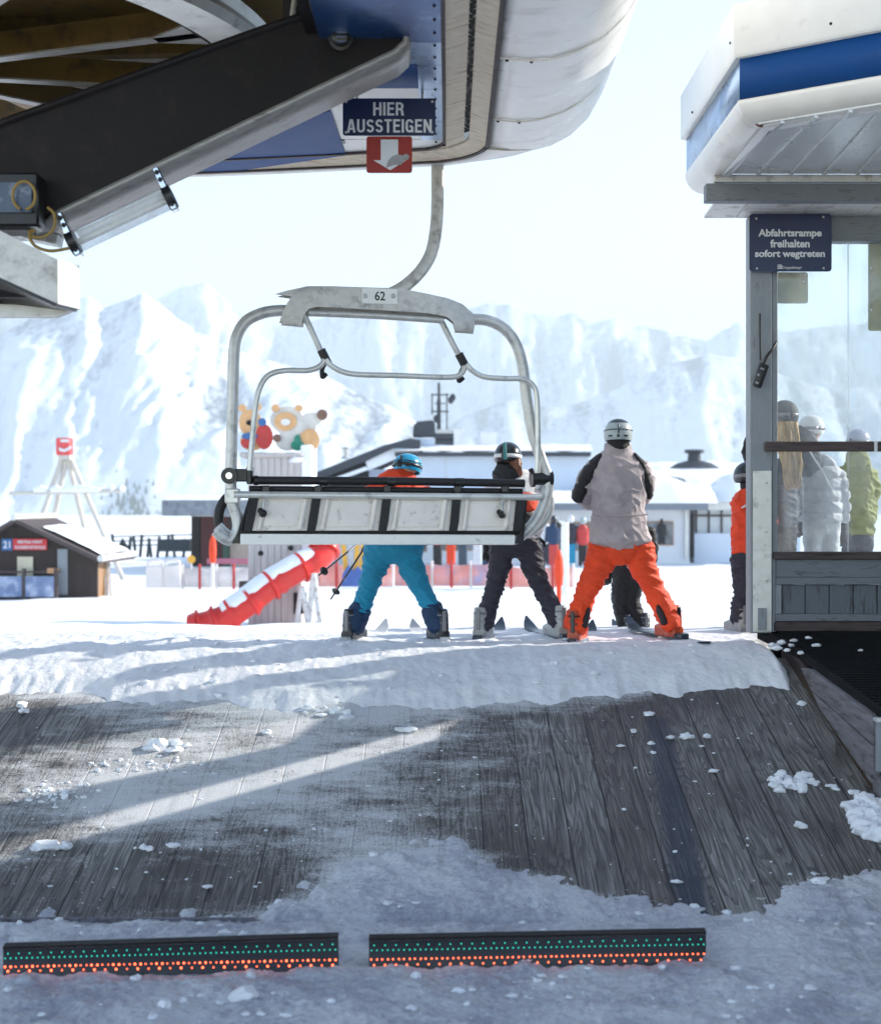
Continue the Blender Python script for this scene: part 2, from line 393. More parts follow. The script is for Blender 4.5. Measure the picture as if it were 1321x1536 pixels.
# wooden ramp
def wood_mat():
    m = bpy.data.materials.new('ramp_planks'); m.use_nodes = True; n = m.node_tree.nodes; L = m.node_tree.links; b = n['Principled BSDF']
    N = lambda t, **k: (lambda q: ([setattr(q, a, v) for a, v in k.items()], q)[1])(n.new(t))
    tc = N('ShaderNodeTexCoord'); sx = N('ShaderNodeSeparateXYZ'); L.new(tc.outputs['Object'], sx.inputs[0])
    div = N('ShaderNodeMath', operation='DIVIDE'); div.inputs[1].default_value = 0.235; L.new(sx.outputs[0], div.inputs[0])
    fl = N('ShaderNodeMath', operation='FLOOR'); L.new(div.outputs[0], fl.inputs[0])
    fr = N('ShaderNodeMath', operation='FRACT'); L.new(div.outputs[0], fr.inputs[0])
    wn = N('ShaderNodeTexWhiteNoise', noise_dimensions='1D'); L.new(fl.outputs[0], wn.inputs['W'])
    sm = N('ShaderNodeVectorMath', operation='MULTIPLY'); sm.inputs[1].default_value = (7, 19, 11); L.new(wn.outputs['Color'], sm.inputs[0])
    ad = N('ShaderNodeVectorMath', operation='ADD'); L.new(tc.outputs['Object'], ad.inputs[0]); L.new(sm.outputs[0], ad.inputs[1])
    mp = N('ShaderNodeMapping'); mp.inputs['Scale'].default_value = (6.5, 0.55, 1); L.new(ad.outputs[0], mp.inputs[0])
    # growth rings: contour lines of a stretched noise give the flame-like plain-sawn figure
    rn = N('ShaderNodeTexNoise'); rn.inputs['Scale'].default_value = 1.25; rn.inputs['Detail'].default_value = 1.5; rn.inputs['Distortion'].default_value = 0.4
    L.new(mp.outputs[0], rn.inputs['Vector'])
    rm = N('ShaderNodeMath', operation='MULTIPLY'); rm.inputs[1].default_value = 15; L.new(rn.outputs[0], rm.inputs[0])
    rf = N('ShaderNodeMath', operation='FRACT'); L.new(rm.outputs[0], rf.inputs[0])
    ring = N('ShaderNodeMapRange'); ring.inputs[1].default_value = 0.35; ring.inputs[2].default_value = 0.95; L.new(rf.outputs[0], ring.inputs[0])
    mp2 = N('ShaderNodeMapping'); mp2.inputs['Scale'].default_value = (60, 1.6, 1); L.new(ad.outputs[0], mp2.inputs[0])
    fib = N('ShaderNodeTexNoise'); fib.inputs['Scale'].default_value = 2; fib.inputs['Detail'].default_value = 5; L.new(mp2.outputs[0], fib.inputs['Vector'])
    big = N('ShaderNodeTexNoise'); big.inputs['Scale'].default_value = 1.1; big.inputs['Detail'].default_value = 6; L.new(tc.outputs['Object'], big.inputs['Vector'])
    def mix(fac, a, c, blend='MIX'):
        q = N('ShaderNodeMix', data_type='RGBA', blend_type=blend)
        for sck, v in (('Factor', fac), ('A', a), ('B', c)):
            if isinstance(v, (tuple, float)): q.inputs[sck].default_value = v
            else: L.new(v, q.inputs[sck])
        return q.outputs['Result']
    def rng(src, a, c, lo=0.0, hi=1.0):
        q = N('ShaderNodeMapRange'); q.inputs[1].default_value = a; q.inputs[2].default_value = c; q.inputs[3].default_value = lo; q.inputs[4].default_value = hi
        L.new(src, q.inputs[0]); return q.outputs[0]
    pl = mix(wn.outputs['Value'], s(118, 112, 107), s(152, 151, 146))
    pl = mix(rng(big.outputs[0], 0.42, 0.62), pl, s(98, 92, 88))
    pl = mix(rng(fib.outputs[0], 0.38, 0.66, 0.0, 0.85), pl, s(42, 36, 35))
    pl = mix(rng(ring.outputs[0], 0, 1, 0.0, 0.66), pl, s(32, 28, 28))
    # worn blue paint stripe
    at = N('ShaderNodeAttribute', attribute_name='blue'); bm_ = N('ShaderNodeMath', operation='MULTIPLY'); L.new(at.outputs['Fac'], bm_.inputs[0]); L.new(rng(fib.outputs[0], 0.25, 0.55, 0.5, 1.0), bm_.inputs[1])
    pl = mix(bm_.outputs[0], pl, s(32, 40, 60))
    # seams
    e1 = N('ShaderNodeMath', operation='SUBTRACT'); e1.inputs[0].default_value = 0.5; L.new(fr.outputs[0], e1.inputs[1])
    e2 = N('ShaderNodeMath', operation='ABSOLUTE'); L.new(e1.outputs[0], e2.inputs[0])
    seam = rng(e2.outputs[0], 0.474, 0.49)
    pl = mix(seam, pl, s(22, 19, 19))
    # dusting of frost and ground-in snow, with the sun streak painted in
    fa = N('ShaderNodeAttribute', attribute_name='frost_sun_streak')
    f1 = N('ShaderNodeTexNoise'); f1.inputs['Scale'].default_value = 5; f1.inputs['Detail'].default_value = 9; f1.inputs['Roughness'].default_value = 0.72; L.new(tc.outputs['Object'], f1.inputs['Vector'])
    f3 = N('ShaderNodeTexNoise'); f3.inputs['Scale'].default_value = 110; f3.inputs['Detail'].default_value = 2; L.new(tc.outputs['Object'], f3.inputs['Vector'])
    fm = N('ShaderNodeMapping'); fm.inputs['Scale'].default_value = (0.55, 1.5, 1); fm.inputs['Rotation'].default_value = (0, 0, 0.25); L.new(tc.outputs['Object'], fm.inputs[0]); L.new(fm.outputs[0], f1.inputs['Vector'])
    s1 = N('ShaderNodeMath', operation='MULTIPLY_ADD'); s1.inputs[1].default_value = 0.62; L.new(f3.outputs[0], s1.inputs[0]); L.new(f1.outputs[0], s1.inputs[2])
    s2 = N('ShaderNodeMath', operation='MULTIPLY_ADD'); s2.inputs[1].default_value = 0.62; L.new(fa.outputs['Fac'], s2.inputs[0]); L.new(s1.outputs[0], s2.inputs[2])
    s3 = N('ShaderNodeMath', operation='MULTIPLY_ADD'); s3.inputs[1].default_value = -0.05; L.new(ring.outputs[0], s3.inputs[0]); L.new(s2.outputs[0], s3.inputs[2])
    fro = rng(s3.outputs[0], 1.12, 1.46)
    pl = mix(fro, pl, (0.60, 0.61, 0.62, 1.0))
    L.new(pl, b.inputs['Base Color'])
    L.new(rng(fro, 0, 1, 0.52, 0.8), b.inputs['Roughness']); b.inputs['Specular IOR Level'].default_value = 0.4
    h1 = N('ShaderNodeMath', operation='MULTIPLY_ADD'); h1.inputs[1].default_value = -0.12; L.new(ring.outputs[0], h1.inputs[0]); L.new(s1.outputs[0], h1.inputs[2])
    h2 = N('ShaderNodeMath', operation='MULTIPLY_ADD'); h2.inputs[1].default_value = -1.5; L.new(seam, h2.inputs[0]); L.new(h1.outputs[0], h2.inputs[2])
    bp = N('ShaderNodeBump'); bp.inputs['Strength'].default_value = 0.55; bp.inputs['Distance'].default_value = 0.012
    L.new(h2.outputs[0], bp.inputs['Height']); L.new(bp.outputs[0], b.inputs['Normal'])
    return m
xs = np.arange(-3.6, 2.521, 0.03); ys = np.arange(D0, 10.31, 0.03)
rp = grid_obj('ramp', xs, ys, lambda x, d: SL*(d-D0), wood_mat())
rows_ = []
fr_, bl_ = [], []
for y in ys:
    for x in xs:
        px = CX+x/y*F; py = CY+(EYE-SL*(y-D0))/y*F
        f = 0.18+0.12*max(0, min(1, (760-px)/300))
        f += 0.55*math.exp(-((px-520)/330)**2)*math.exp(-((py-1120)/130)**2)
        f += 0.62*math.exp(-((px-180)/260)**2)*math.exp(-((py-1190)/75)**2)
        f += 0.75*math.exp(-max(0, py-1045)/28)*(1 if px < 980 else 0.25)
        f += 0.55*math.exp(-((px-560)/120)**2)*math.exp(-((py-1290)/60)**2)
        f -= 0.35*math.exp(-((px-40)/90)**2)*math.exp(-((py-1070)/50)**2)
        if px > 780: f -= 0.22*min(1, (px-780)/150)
        f += 0.30*max(0, 1-abs(py-(1290-0.277*px))/26)*(1 if px < 660 else 0)  # paler band painted along the sun streak
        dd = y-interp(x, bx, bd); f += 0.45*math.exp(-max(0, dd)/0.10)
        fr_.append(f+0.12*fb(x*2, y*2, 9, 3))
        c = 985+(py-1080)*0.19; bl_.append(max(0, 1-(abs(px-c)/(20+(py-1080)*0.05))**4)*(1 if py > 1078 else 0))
for nm, arr in (('frost_sun_streak', fr_), ('blue', bl_)):
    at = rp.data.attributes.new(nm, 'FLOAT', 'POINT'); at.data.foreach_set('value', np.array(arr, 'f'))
tag(rp, 'weathered grey plank ramp rising from the icy pit floor to the snow crest', 'ramp')
edge = MB(); edge.box((-2.25, D0-0.01, 0.004), (2.7, 0.018, 0.05)); edge.build('front_edge', M['board_wood'], rp)
nl_ = MB()
for k_ in range(-15, 11):
    for d_ in (7.05, 7.75, 8.45, 9.15):
        for o_ in (0.05, 0.185): nl_.ball((k_*0.235+o_, d_+0.01*((k_*7) % 3), SL*(d_-D0)+0.0025*((k_*7) % 3)), (.0055, .0055, .003), u=8, v=4)
nl_.build('nail', M['dark_beam'], rp)['kind'] = 'stuff'

# loose lumps and crumbs of snow
cr = MB(); rnd = random.Random(3)
def lump(p, r, sd, flat=0.5): cr.rock(p+Vector((0, 0, r*0.18)), (r*(.8+.5*((sd*7.3) % 1)), r*(.7+.5*((sd*3.1) % 1)), r*flat*(.6+.7*((sd*5.7) % 1))), sd, 2 if r > 0.012 else 1)
big = [(462,1064,14),(505,1068,12),(520,1078,11),(483,1074,9),(236,1120,17),(262,1116,15),(262,1127,13),(228,1124,11),(280,1120,8),
       (70,1272,20),(98,1272,12),(55,1274,10),(260,1270,9),(33,1060,9),(36,1068,8),(400,1100,9),(312,1332,8),(420,1356,8),(560,1283,8),(610,1097,13),(520,1070,8),
       (974,1072,8),(950,1098,7),(976,1116,5),(931,1120,5),(1005,1108,8),(1030,1107,10),(1060,1106,8),(1070,1158,7),(1245,1180,7),(1202,1057,8),
       (1015,1324,7),(1090,1370,8),(1200,1240,9),(1280,1190,8),(1052,1120,4),(980,1130,4),(936,1215,4),(1170,1175,8)]
for i, (px, py, r) in enumerate(big):
    p = on_ramp(px, py); lump(p, r/F*p.y, i*1.7)
def heap(px0, px1, py0, py1, n, rr, sd):
    q = random.Random(sd)
    for i in range(n):
        u = (q.random()+q.random())/2; v = (q.random()+q.random())/2
        p = on_ramp(px0+u*(px1-px0), py0+v*(py1-py0)); r = rr*(0.4+0.8*q.random())
        lump(p, r, sd+i*0.9, 0.7)
heap(1150, 1232, 1158, 1190, 34, 0.032, 11); heap(1266, 1345, 1195, 1262, 60, 0.05, 23); heap(1240, 1262, 1178, 1186, 3, 0.02, 5)
heap(120, 330, 1130, 1165, 40, 0.014, 31); heap(0, 160, 1165, 1215, 50, 0.016, 41); heap(180, 240, 1268, 1278, 5, 0.02, 51); heap(690, 740, 1040, 1058, 8, 0.02, 61)
heap(440, 540, 1040, 1085, 14, 0.016, 71)
for i in range(520):
    px, py = rnd.uniform(-10, 1330), rnd.uniform(1040, 1380)
    if px > 850 and rnd.random() < 0.45: continue
    p = on_ramp(px, py)
    if p.y < interp(p.x, bx, bd): continue
    lump(p, 0.003+0.010*rnd.random()**3, i*0.37)
for i in range(420):
    x, d = rnd.uniform(-2.3, 2.3), rnd.uniform(5.4, 7.0)
    if 6.22 < d < 6.52: continue
    lump(Vector((x, d, floor_z(x, d))), 0.004+0.022*rnd.random()**4, i*0.71)
for (px, py, r) in [(365, 1500, 22), (247, 1513, 12), (365, 1412, 8), (316, 1384, 14), (624, 1468, 9), (880, 1458, 8), (300, 1395, 9), (1230, 1355, 16), (330, 1395, 8)]:
    t = (py-CY)/F; d = EYE/t; x = (px-CX)/F*d; lump(Vector((x, d, floor_z(x, d))), r/F*d, px, 0.55)
for i in range(160):
    x, d = rnd.uniform(-3.2, 2.4), rnd.uniform(9.5, 10.9)
    lump(Vector((x, d, lip_z(x, d))), 0.006+0.028*rnd.random()**3, i*0.53)
for (px, py, d, r) in [(1190, 941, 10.4, .035), (1212, 939, 10.5, .03), (1187, 965, 10.2, .03), (1180, 975, 10.0, .03), (1225, 961, 10.2, .04), (1172, 955, 10.3, .04), (1160, 962, 10.2, .05), (1200, 985, 9.9, .03), (1290, 977, 10, .02), (1165, 975, 10.1, .05)]:
    cr.rock(Vector(((px-CX)/F*d, d, 0.855+(d-8.1)*0.085)), (r*.8, r*.8, r*.4), px)
tag(cr.build('snow_crumbs', M['snow'], loc=(0, 0, 0), smooth=24), kind='stuff')

# ---- mountains
def rock_snow(name, rock, lo, hi):
    m = bpy.data.materials.new(name); m.use_nodes = True; n = m.node_tree.nodes; L = m.node_tree.links; b = n['Principled BSDF']
    at = n.new('ShaderNodeAttribute'); at.attribute_name = 'rock'
    tc = n.new('ShaderNodeTexCoord'); nz = n.new('ShaderNodeTexNoise'); nz.inputs['Scale'].default_value = 0.09; nz.inputs['Detail'].default_value = 9; nz.inputs['Roughness'].default_value = 0.75
    mp = n.new('ShaderNodeMapping'); mp.inputs['Scale'].default_value = (1.6, 1.0, 0.6); L.new(tc.outputs['Object'], mp.inputs[0]); L.new(mp.outputs[0], nz.inputs['Vector'])
    ad = n.new('ShaderNodeMath'); ad.operation = 'ADD'; L.new(at.outputs['Fac'], ad.inputs[0]); L.new(nz.outputs[0], ad.inputs[1])
    mr = n.new('ShaderNodeMapRange'); mr.inputs[1].default_value = lo; mr.inputs[2].default_value = hi; L.new(ad.outputs[0], mr.inputs[0])
    mx = n.new('ShaderNodeMix'); mx.data_type = 'RGBA'; mx.inputs['A'].default_value = (0.74, 0.78, 0.83, 1); mx.inputs['B'].default_value = rock
    L.new(mr.outputs[0], mx.inputs['Factor']); L.new(mx.outputs['Result'], b.inputs['Base Color']); b.inputs['Roughness'].default_value = 0.85
    b.inputs['Specular IOR Level'].default_value = 0.1
    bp = n.new('ShaderNodeBump'); bp.inputs['Strength'].default_value = 0.22; bp.inputs['Distance'].default_value = 8; L.new(nz.outputs[0], bp.inputs['Height']); L.new(bp.outputs[0], b.inputs['Normal'])
    return m
def mountain(name, sil, d0, d1, d2, base_z, seed, rough, m, nu=420, nv=150, u0=-0.62, u1=0.62):
    sx, sy = [a for a, b in sil], [b for a, b in sil]; rows = []
    us = np.linspace(u0, u1, nu); vs = np.linspace(0, 1.25, nv); rock = []
    for v in vs:
        row = []
        for u in us:
            px = CX+u*F
            if v <= 1: d = d0+(d1-d0)*v
            else: d = d1+(d2-d1)*(v-1)/0.25
            top = EYE+(CY-interp(px, sx, sy))/F*d1
            x = u*d
            big = noise.hetero_terrain(Vector((x/260+seed, d/420, seed)), 0.9, 2.1, 6, 0.6)
            gul = 1-abs(noise.fractal(Vector((x/70+seed*2+0.25*big, d/320, 3)), 0.8, 2.2, 6))
            prof = v**1.15 if v <= 1 else 1-(v-1)*1.5
            k = min(1, v*2.5)*(0.15+0.85*min(1, abs(1.0-v)*3.0+0.05))
            h = base_z+(top-base_z)*prof
            dz = rough*(top-base_z)*k*(0.20*(big-0.7)+0.30*(gul-0.72))
            row.append((x, d, h+dz))
            rock.append(0.30*(v if v <= 1 else 1) - 0.5*(gul-0.75) + 0.12*fb(x/120+seed, d/120, 5, 4))
        rows.append(row)
    g = MB(); g.grid(rows); o = g.build(name, m, smooth=180, loc=(0, 0, 0))
    at = o.data.attributes.new('rock', 'FLOAT', 'POINT'); at.data.foreach_set('value', np.array(rock, 'f'))
    return tag(o, kind='structure')
A = [(-700,540),(-300,480),(-60,500),(0,512),(60,472),(110,452),(135,448),(155,462),(185,452),(212,440),(240,456),(255,470),(300,500),(350,525),(420,548),(470,560),(540,592),(585,612),(625,636),(680,668),(760,720),(860,770),(1000,790),(2000,800)]
B = [(-700,470),(60,470),(180,466),(240,452),(270,438),(305,430),(330,448),(360,474),(400,492),(440,486),(500,470),(560,462),(640,470),(700,462),(735,454),(762,456),(790,472),(835,480),(862,474),(885,490),(920,480),(950,492),(985,492),(1010,506),(1040,512),(1062,516),(1085,498),(1105,488),(1130,494),(1180,500),(1240,490),(1321,486),(1500,470),(2000,440)]
C = [(-700,760),(300,760),(520,720),(640,660),(700,622),(760,600),(840,612),(900,596),(960,570),(1010,545),(1060,530),(1110,540),(1160,560),(1250,590),(1400,570),(2000,520)]
mountain('mountain', A, 960, 1250, 1700, -6, 3.1, 0.5, rock_snow('near_mountain_snow', s(96, 104, 118), 0.68, 0.95))
mountain('mountain', C, 1640, 1900, 2300, -20, 8.7, 0.40, rock_snow('mid_mountain_snow', s(110, 116, 126), 0.7, 0.95), 360, 110)
mountain('mountain', B, 2420, 2900, 3500, -60, 5.4, 0.5, rock_snow('far_mountain_snow', s(110, 116, 126), 0.68, 0.92), 420, 120)
# thin far wood on the foot of the mountain
tr = MB(); q = random.Random(5)
for i in range(150):
    px = q.gauss(205, 24); py = 786-abs(q.gauss(0, 26))
    d = 958+(790-py)*0.72+q.uniform(-4, 4); h = q.uniform(3, 6.5); p = P(px, py, d)
    tr.lathe([(0.5, 0), (h*.22, h*.12), (h*.12, h*.45), (h*.15, h*.5), (0.1, h)], p-Vector((0, 0, 2)), seg=6)
tag(tr.build('far_wood', mk('far_conifers', s(60, 72, 66), 0.9), loc=(0, 0, 0)), kind='stuff')

# unseen wall added right of the ramp, cut to pass two sun bands
st = thing('sun_mask_wall', (4.3, 8, 0), 'unseen grey wall added right of the wooden ramp to shape its sun', 'wall')
wl = MB()
for pl_ in ([(2.45, 0), (11.35, 0), (11.35, 2.73), (2.45, 2.73)], [(2.45, 2.731), (10.28, 2.731), (9.55, 3.5), (9.05, 4.05), (2.45, 4.05)], [(10.65, 2.731), (11.35, 2.731), (11.35, 3.2), (10.50, 3.2), (10.10, 4.1), (9.38, 4.1), (9.92, 3.5)]):
    wl.prism([(4.2, y_, z_) for y_, z_ in pl_], (0.12, 0, 0))
wl.build('wall', M['grey_wood_h'], st)

# ---------------------------------------------------------------- station terminal overhead
ZU = 4.42
def U(px, py, z=ZU):
    "point of the level plane z seen at this place"
    d = (z-EYE)*F/(CY-py); return Vector(((px-CX)/F*d, d, z))
th = thing('station_housing', (0, 8, ZU), 'white and blue lift terminal housing overhead with a bristle-lined slot', 'lift terminal')
# plan line of the slot: straight along the lane, bending left round the far end
def plan(off):
    pts = [(0.155+off, 2.0), (0.155+off, 6.0), (0.165+off, 8.0), (0.17+off, 9.2+off*0.2)]
    r = 0.35+off
    for k in range(1, 9):
        a = k/8*R(74); pts.append((0.17+off-r*(1-math.cos(a)), 9.2+off*0.2+r*math.sin(a)))
    x, d = pts[-1]
    for k in range(1, 9): pts.append((x-0.36*k*(1+off*0.05), d+0.082*k-0.003*k*k))
    return [(v.x, v.y) for v in curve_pts([Vector((x_, y_, 0)) for x_, y_ in pts], 4)]
def strip(o1, o2, z1, z2, t=0.02):
    a, b = plan(o1), plan(o2); mb = MB(); rings = []
    for (p, q_) in zip(a, b):
        rings.append([(p[0], p[1], z1), (q_[0], q_[1], z2), (q_[0], q_[1], z2+t), (p[0], p[1], z1+t)])
    return mb.loft(rings)
strip(-0.135, -0.018, ZU, ZU+0.035).build('inner_brush', M['bristle'], th, smooth=30)
strip(0.018, 0.125, ZU+0.035, ZU).build('outer_brush', M['bristle'], th, smooth=30)
strip(-0.156, -0.135, ZU-0.012, ZU-0.012, 0.05).build('inner_rail', M['dark_wood'], th, smooth=30)
strip(0.125, 0.150, ZU-0.012, ZU-0.012, 0.05).build('outer_rail', M['dark_wood'], th, smooth=30)
# ragged bristle tips: little tufts across the dark gap
tf = MB(); q = random.Random(9)
pa = [Vector((x, y, 0)) for x, y in curve_pts([Vector((*p, 0)) for p in plan(0)], 3) and [(v.x, v.y) for v in curve_pts([Vector((*p, 0)) for p in plan(0)], 3)]]
for i in range(len(pa)-1):
    a, b = pa[i], pa[i+1]; L_ = (b-a).length; t = (b-a).normalized(); nrm = Vector((t.y, -t.x, 0))
    for k in range(int(L_/0.018)):
        p = a+t*(k*0.018+q.uniform(0, .01)); sgn = 1 if q.random() < .5 else -1
        ln = q.uniform(0.008, 0.03); w_ = 0.006; o_ = nrm*sgn
        e = p-o_*0.02; tip = p-o_*0.02+o_*ln*0.8+t*q.uniform(-.02, .02)
        tf.face([e-t*w_+Vector((0, 0, ZU+.033)), e+t*w_+Vector((0, 0, ZU+.033)), tip+Vector((0, 0, ZU+.022))])
tf.build('bristle_tuft', M['bristle'], th, smooth=0)['kind'] = 'stuff'
# outer shell: sweeps outward and up from the outer rail
prof = [(0.150, 0.0), (0.30, -0.012), (0.44, 0.0), (0.58, 0.045), (0.71, 0.12), (0.83, 0.24), (0.92, 0.40), (0.97, 0.62), (0.99, 0.95), (0.99, 1.9)]
def shell_pt(i, o, dz):
    n_ = len(plan(0)); p = plan(o)[i]
    x, y = p
    if i >= 13:                                   # the nose is shallower than the flank
        f = min(1, (i-12)/24); f = f*f*(3-2*f); base_ = plan(0.15)[i]; k = 1-0.62*f
        x = base_[0]+(p[0]-base_[0])*k; y = base_[1]+(p[1]-base_[1])*k
    return Vector((x, y, ZU+dz))
sh = MB(); npl = len(plan(0))
sh.grid([[shell_pt(i, o, dz) for (o, dz) in prof] for i in range(npl)])
so = sh.build('outer_shell', M['shell_white'], th, smooth=60)
sm_ = so.modifiers.new('thickness', 'SOLIDIFY'); sm_.thickness = 0.02; sm_.offset = -1
for yy in (5.0, 6.15, 7.45, 8.62):
    j = MB(); pts = [Vector((0.155+o, yy+0.05*math.sin(o*2), ZU+dz-0.006)) for (o, dz) in prof]
    j.tube(curve_pts(pts, 3), 0.005, 5); j.build('panel_joint', M['rust'] if False else M['panel_white'], th)
rv = MB(); q = random.Random(2)
for yy in (5.06, 6.21, 7.51, 8.68):
    for o, dz in ((0.2, -0.004), (0.33, -0.012)): rv.ball((0.155+o, yy, ZU+dz-0.002), 0.010, u=8, v=5)
rv.build('rivet', M['dark_beam'], th)['kind'] = 'stuff'
# underside sheets left of the slot, one beside the other
def sheet(name, poly, m, z=ZU, t=0.02):
    mb = MB(); mb.prism([(p.x, p.y, z) for p in poly], (0, 0, t)); return mb.build(name, m, th, smooth=0)
ys_ = [2.0, 6.3, 7.25, 7.62, 8.05, 8.72, 9.15]
mats_ = [M['blue_metal'], M['blue_metal'], M['pale_metal'], M['blue_paint'], M['white_paint'], M['white_paint']]
for i in range(6):
    a, b = ys_[i]+0.003, ys_[i+1]-0.003
    sheet('underside_sheet', [Vector((-0.62 if i < 3 else -0.78, a, 0)), Vector((-0.125, a, 0)), Vector((-0.125, b, 0)), Vector((-0.62 if i < 3 else -0.78, b, 0))], mats_[i], ZU+0.006)
    if i >= 2:
        sheet('underside_strip', [Vector((-0.125, a, 0)), Vector((0.013, a, 0)), Vector((0.013, b, 0)), Vector((-0.125, b, 0))], M['pale_metal'], ZU+0.002)
    else:
        sheet('underside_strip', [Vector((-0.125, a, 0)), Vector((0.013, a, 0)), Vector((0.013, b, 0)), Vector((-0.125, b, 0))], M['blue_metal'], ZU+0.002)
nose = [Vector((x, y, 0)) for x, y in plan(-0.150)][10:]
pol = [Vector((-0.623, 9.153, 0)), Vector((-0.002, 9.153, 0))]+[p for p in nose if p.y > 9.16]
pol += [Vector((pol[-1].x, 9.25, 0)), Vector((-0.623, 9.25, 0))]
sheet('underside_nose', pol, M['white_paint'], ZU+0.004)
sheet('blue_panel', [U(496, 165), U(519, 232), U(352, 256), U(300, 256), U(285, 232)], M['blue_paint'], ZU-0.004, 0.006)
strip(-0.13, 0.13, ZU+.16, ZU+.16, .03).build('slot_blackout', M['dark_beam'], th)  # dark strip added to keep sky out and blacken the gap
sc_ = MB()
for k in range(22): sc_.ball((-0.03, 5.2+k*0.19, ZU), 0.008, u=8, v=5)
sc_.build('sheet_screw', M['dark_beam'], th)['kind'] = 'stuff'
# ceiling high above the wheel
cl = MB(); cl.box((-3.4, 7.2, 5.45), (5.4, 9.6, 0.08)); cl.build('machine_deck', M['yellow_steel'], th)
for k, (a, b) in enumerate([((-6, 7.4), (-0.9, 7.0)), ((-6, 8.7), (-1.2, 8.5)), ((-6, 9.9), (-1.6, 9.7)), ((-6, 5.8), (-0.9, 5.4))]):
    mb = MB(); mb.bar((a[0], a[1], 5.28), (b[0], b[1], 5.28), 0.10, 0.26); mb.build('deck_joist', M['yellow_steel'], th)
mb = MB(); mb.box((-0.66, 5.2, 5.0), (0.06, 6.2, 1.1)); mb.build('inner_side', M['dark_beam'], th)

# bullwheel, its spokes and rim seen from below
WC = Vector((-3.65, 9.26, 4.86))
bw = thing('bullwheel', WC, 'large horizontal drive wheel with silver spokes above the dark beam', 'lift wheel')
mb = MB(); mb.lathe([(2.36, 0), (2.62, 0), (2.66, 0.05), (2.66, 0.10), (2.58, 0.14), (2.58, 0.2), (2.40, 0.2), (2.36, 0.14)], WC, seg=96)
mb.bm.free(); mb = MB()
rim = [(2.36, 0), (2.62, 0), (2.66, 0.05), (2.60, 0.12), (2.60, 0.2), (2.40, 0.2), (2.36, 0.14)]
rows = []
for k in range(97):
    a = 2*math.pi*k/96; rows.append([WC+Vector((math.cos(a)*r, math.sin(a)*r, z)) for r, z in rim+[rim[0]]])
mb.grid(rows); mb.build('rim', M['alu'], bw, smooth=30)
lin = MB(); rows = []
for k in range(97):
    a = 2*math.pi*k/96; rows.append([WC+Vector((math.cos(a)*r, math.sin(a)*r, z)) for r, z in [(2.30, 0.03), (2.355, 0.03), (2.355, 0.15), (2.30, 0.15), (2.30, 0.03)]])
lin.grid(rows); lin.build('rim_lining', M['dark_beam'], bw, smooth=30)
mb = MB(); mb.lathe([(0.0, 0), (0.4, 0), (0.45, 0.05), (0.45, 0.3), (0, 0.3)], WC, seg=32); mb.build('hub', M['dark_beam'], bw)
for k in range(12):
    a = R(-19)+k*R(30); dr = Vector((math.cos(a), math.sin(a), 0)); pr = Vector((-dr.y, dr.x, 0))
    mb = MB(); mb.bar(WC+dr*0.42+Vector((0, 0, .03)), WC+dr*2.30+Vector((0, 0, .03)), 0.085, 0.012)
    sp = mb.build('spoke', M['flange'], bw)
    mb = MB(); mb.bar(WC+dr*0.42+Vector((0, 0, .12)), WC+dr*2.30+Vector((0, 0, .12)), 0.014, 0.165); mb.build('spoke_web', M['yellow_steel'], sp)
    mb = MB(); c = WC+Vector((0, 0, .024)); mb.prism([c+dr*2.02+pr*.043, c+dr*2.02-pr*.043, c+dr*2.30-pr*.17, c+dr*2.30+pr*.17], (0, 0, .012)); mb.build('gusset', M['flange'], sp)

# dark inclined support beam
bmr = thing('support_beam', P(0, 260, 7.4), 'dark steel beam slanting up across the top left with a pale underside', 'beam')
fp = [(-420, 275), (0, 187), (210, 112), (422, 36), (455, 22), (478, 18), (560, 17), (592, 22), (607, 36), (612, 52), (607, 66), (592, 80), (90, 320), (74, 334), (40, 338), (-420, 338)]
web = [P(x, y, 7.2) for x, y in fp]
mb = MB(); mb.prism(web, (0, 0.03, 0), 0.006); mb.build('web_plate', M['dark_beam'], bmr, smooth=30)
bot = [(-420, 338), (40, 338), (74, 334), (90, 320), (592, 80), (607, 66), (612, 52), (607, 36), (592, 22), (560, 17)]
rows = []
for off, dd in ((0.0, -0.03), (0.0, 0.34)):
    rows.append([P(x, y, 7.2)+Vector((0, dd, 0)) for x, y in bot])
mb = MB(); mb.grid(rows); o = mb.build('flange', M['flange'], bmr, smooth=50)
sd_ = o.modifiers.new('thickness', 'SOLIDIFY'); sd_.thickness = 0.03; sd_.offset = 0
top = [(-420, 275), (0, 187), (422, 36), (478, 18), (560, 17)]
mb = MB(); mb.grid([[P(x, y-1, 7.2)+Vector((0, dd, 0)) for x, y in top] for dd in (-0.03, 0.34)]); o = mb.build('top_flange', M['dark_beam'], bmr)
sd_ = o.modifiers.new('thickness', 'SOLIDIFY'); sd_.thickness = 0.03; sd_.offset = 0
c = P(511, 58, 7.17); rx = Matrix.Rotation(R(90), 3, 'X')
mb = MB(); mb.lathe([(0, 0), (.062, 0), (.062, .012), (.045, .014), (.043, .02), (.043, .055), (.036, .06), (0, .06)], c, seg=6 if False else 24, rot=rx); mb.build('bolt', M['black_plastic'], bmr)
mb = MB()
for k in range(4): mb.box(c+Vector((0.008, -0.062, 0.034-0.022*k)), (0.05, 0.006, 0.007))
mb.build('bolt_thread', M['chrome'], bmr)

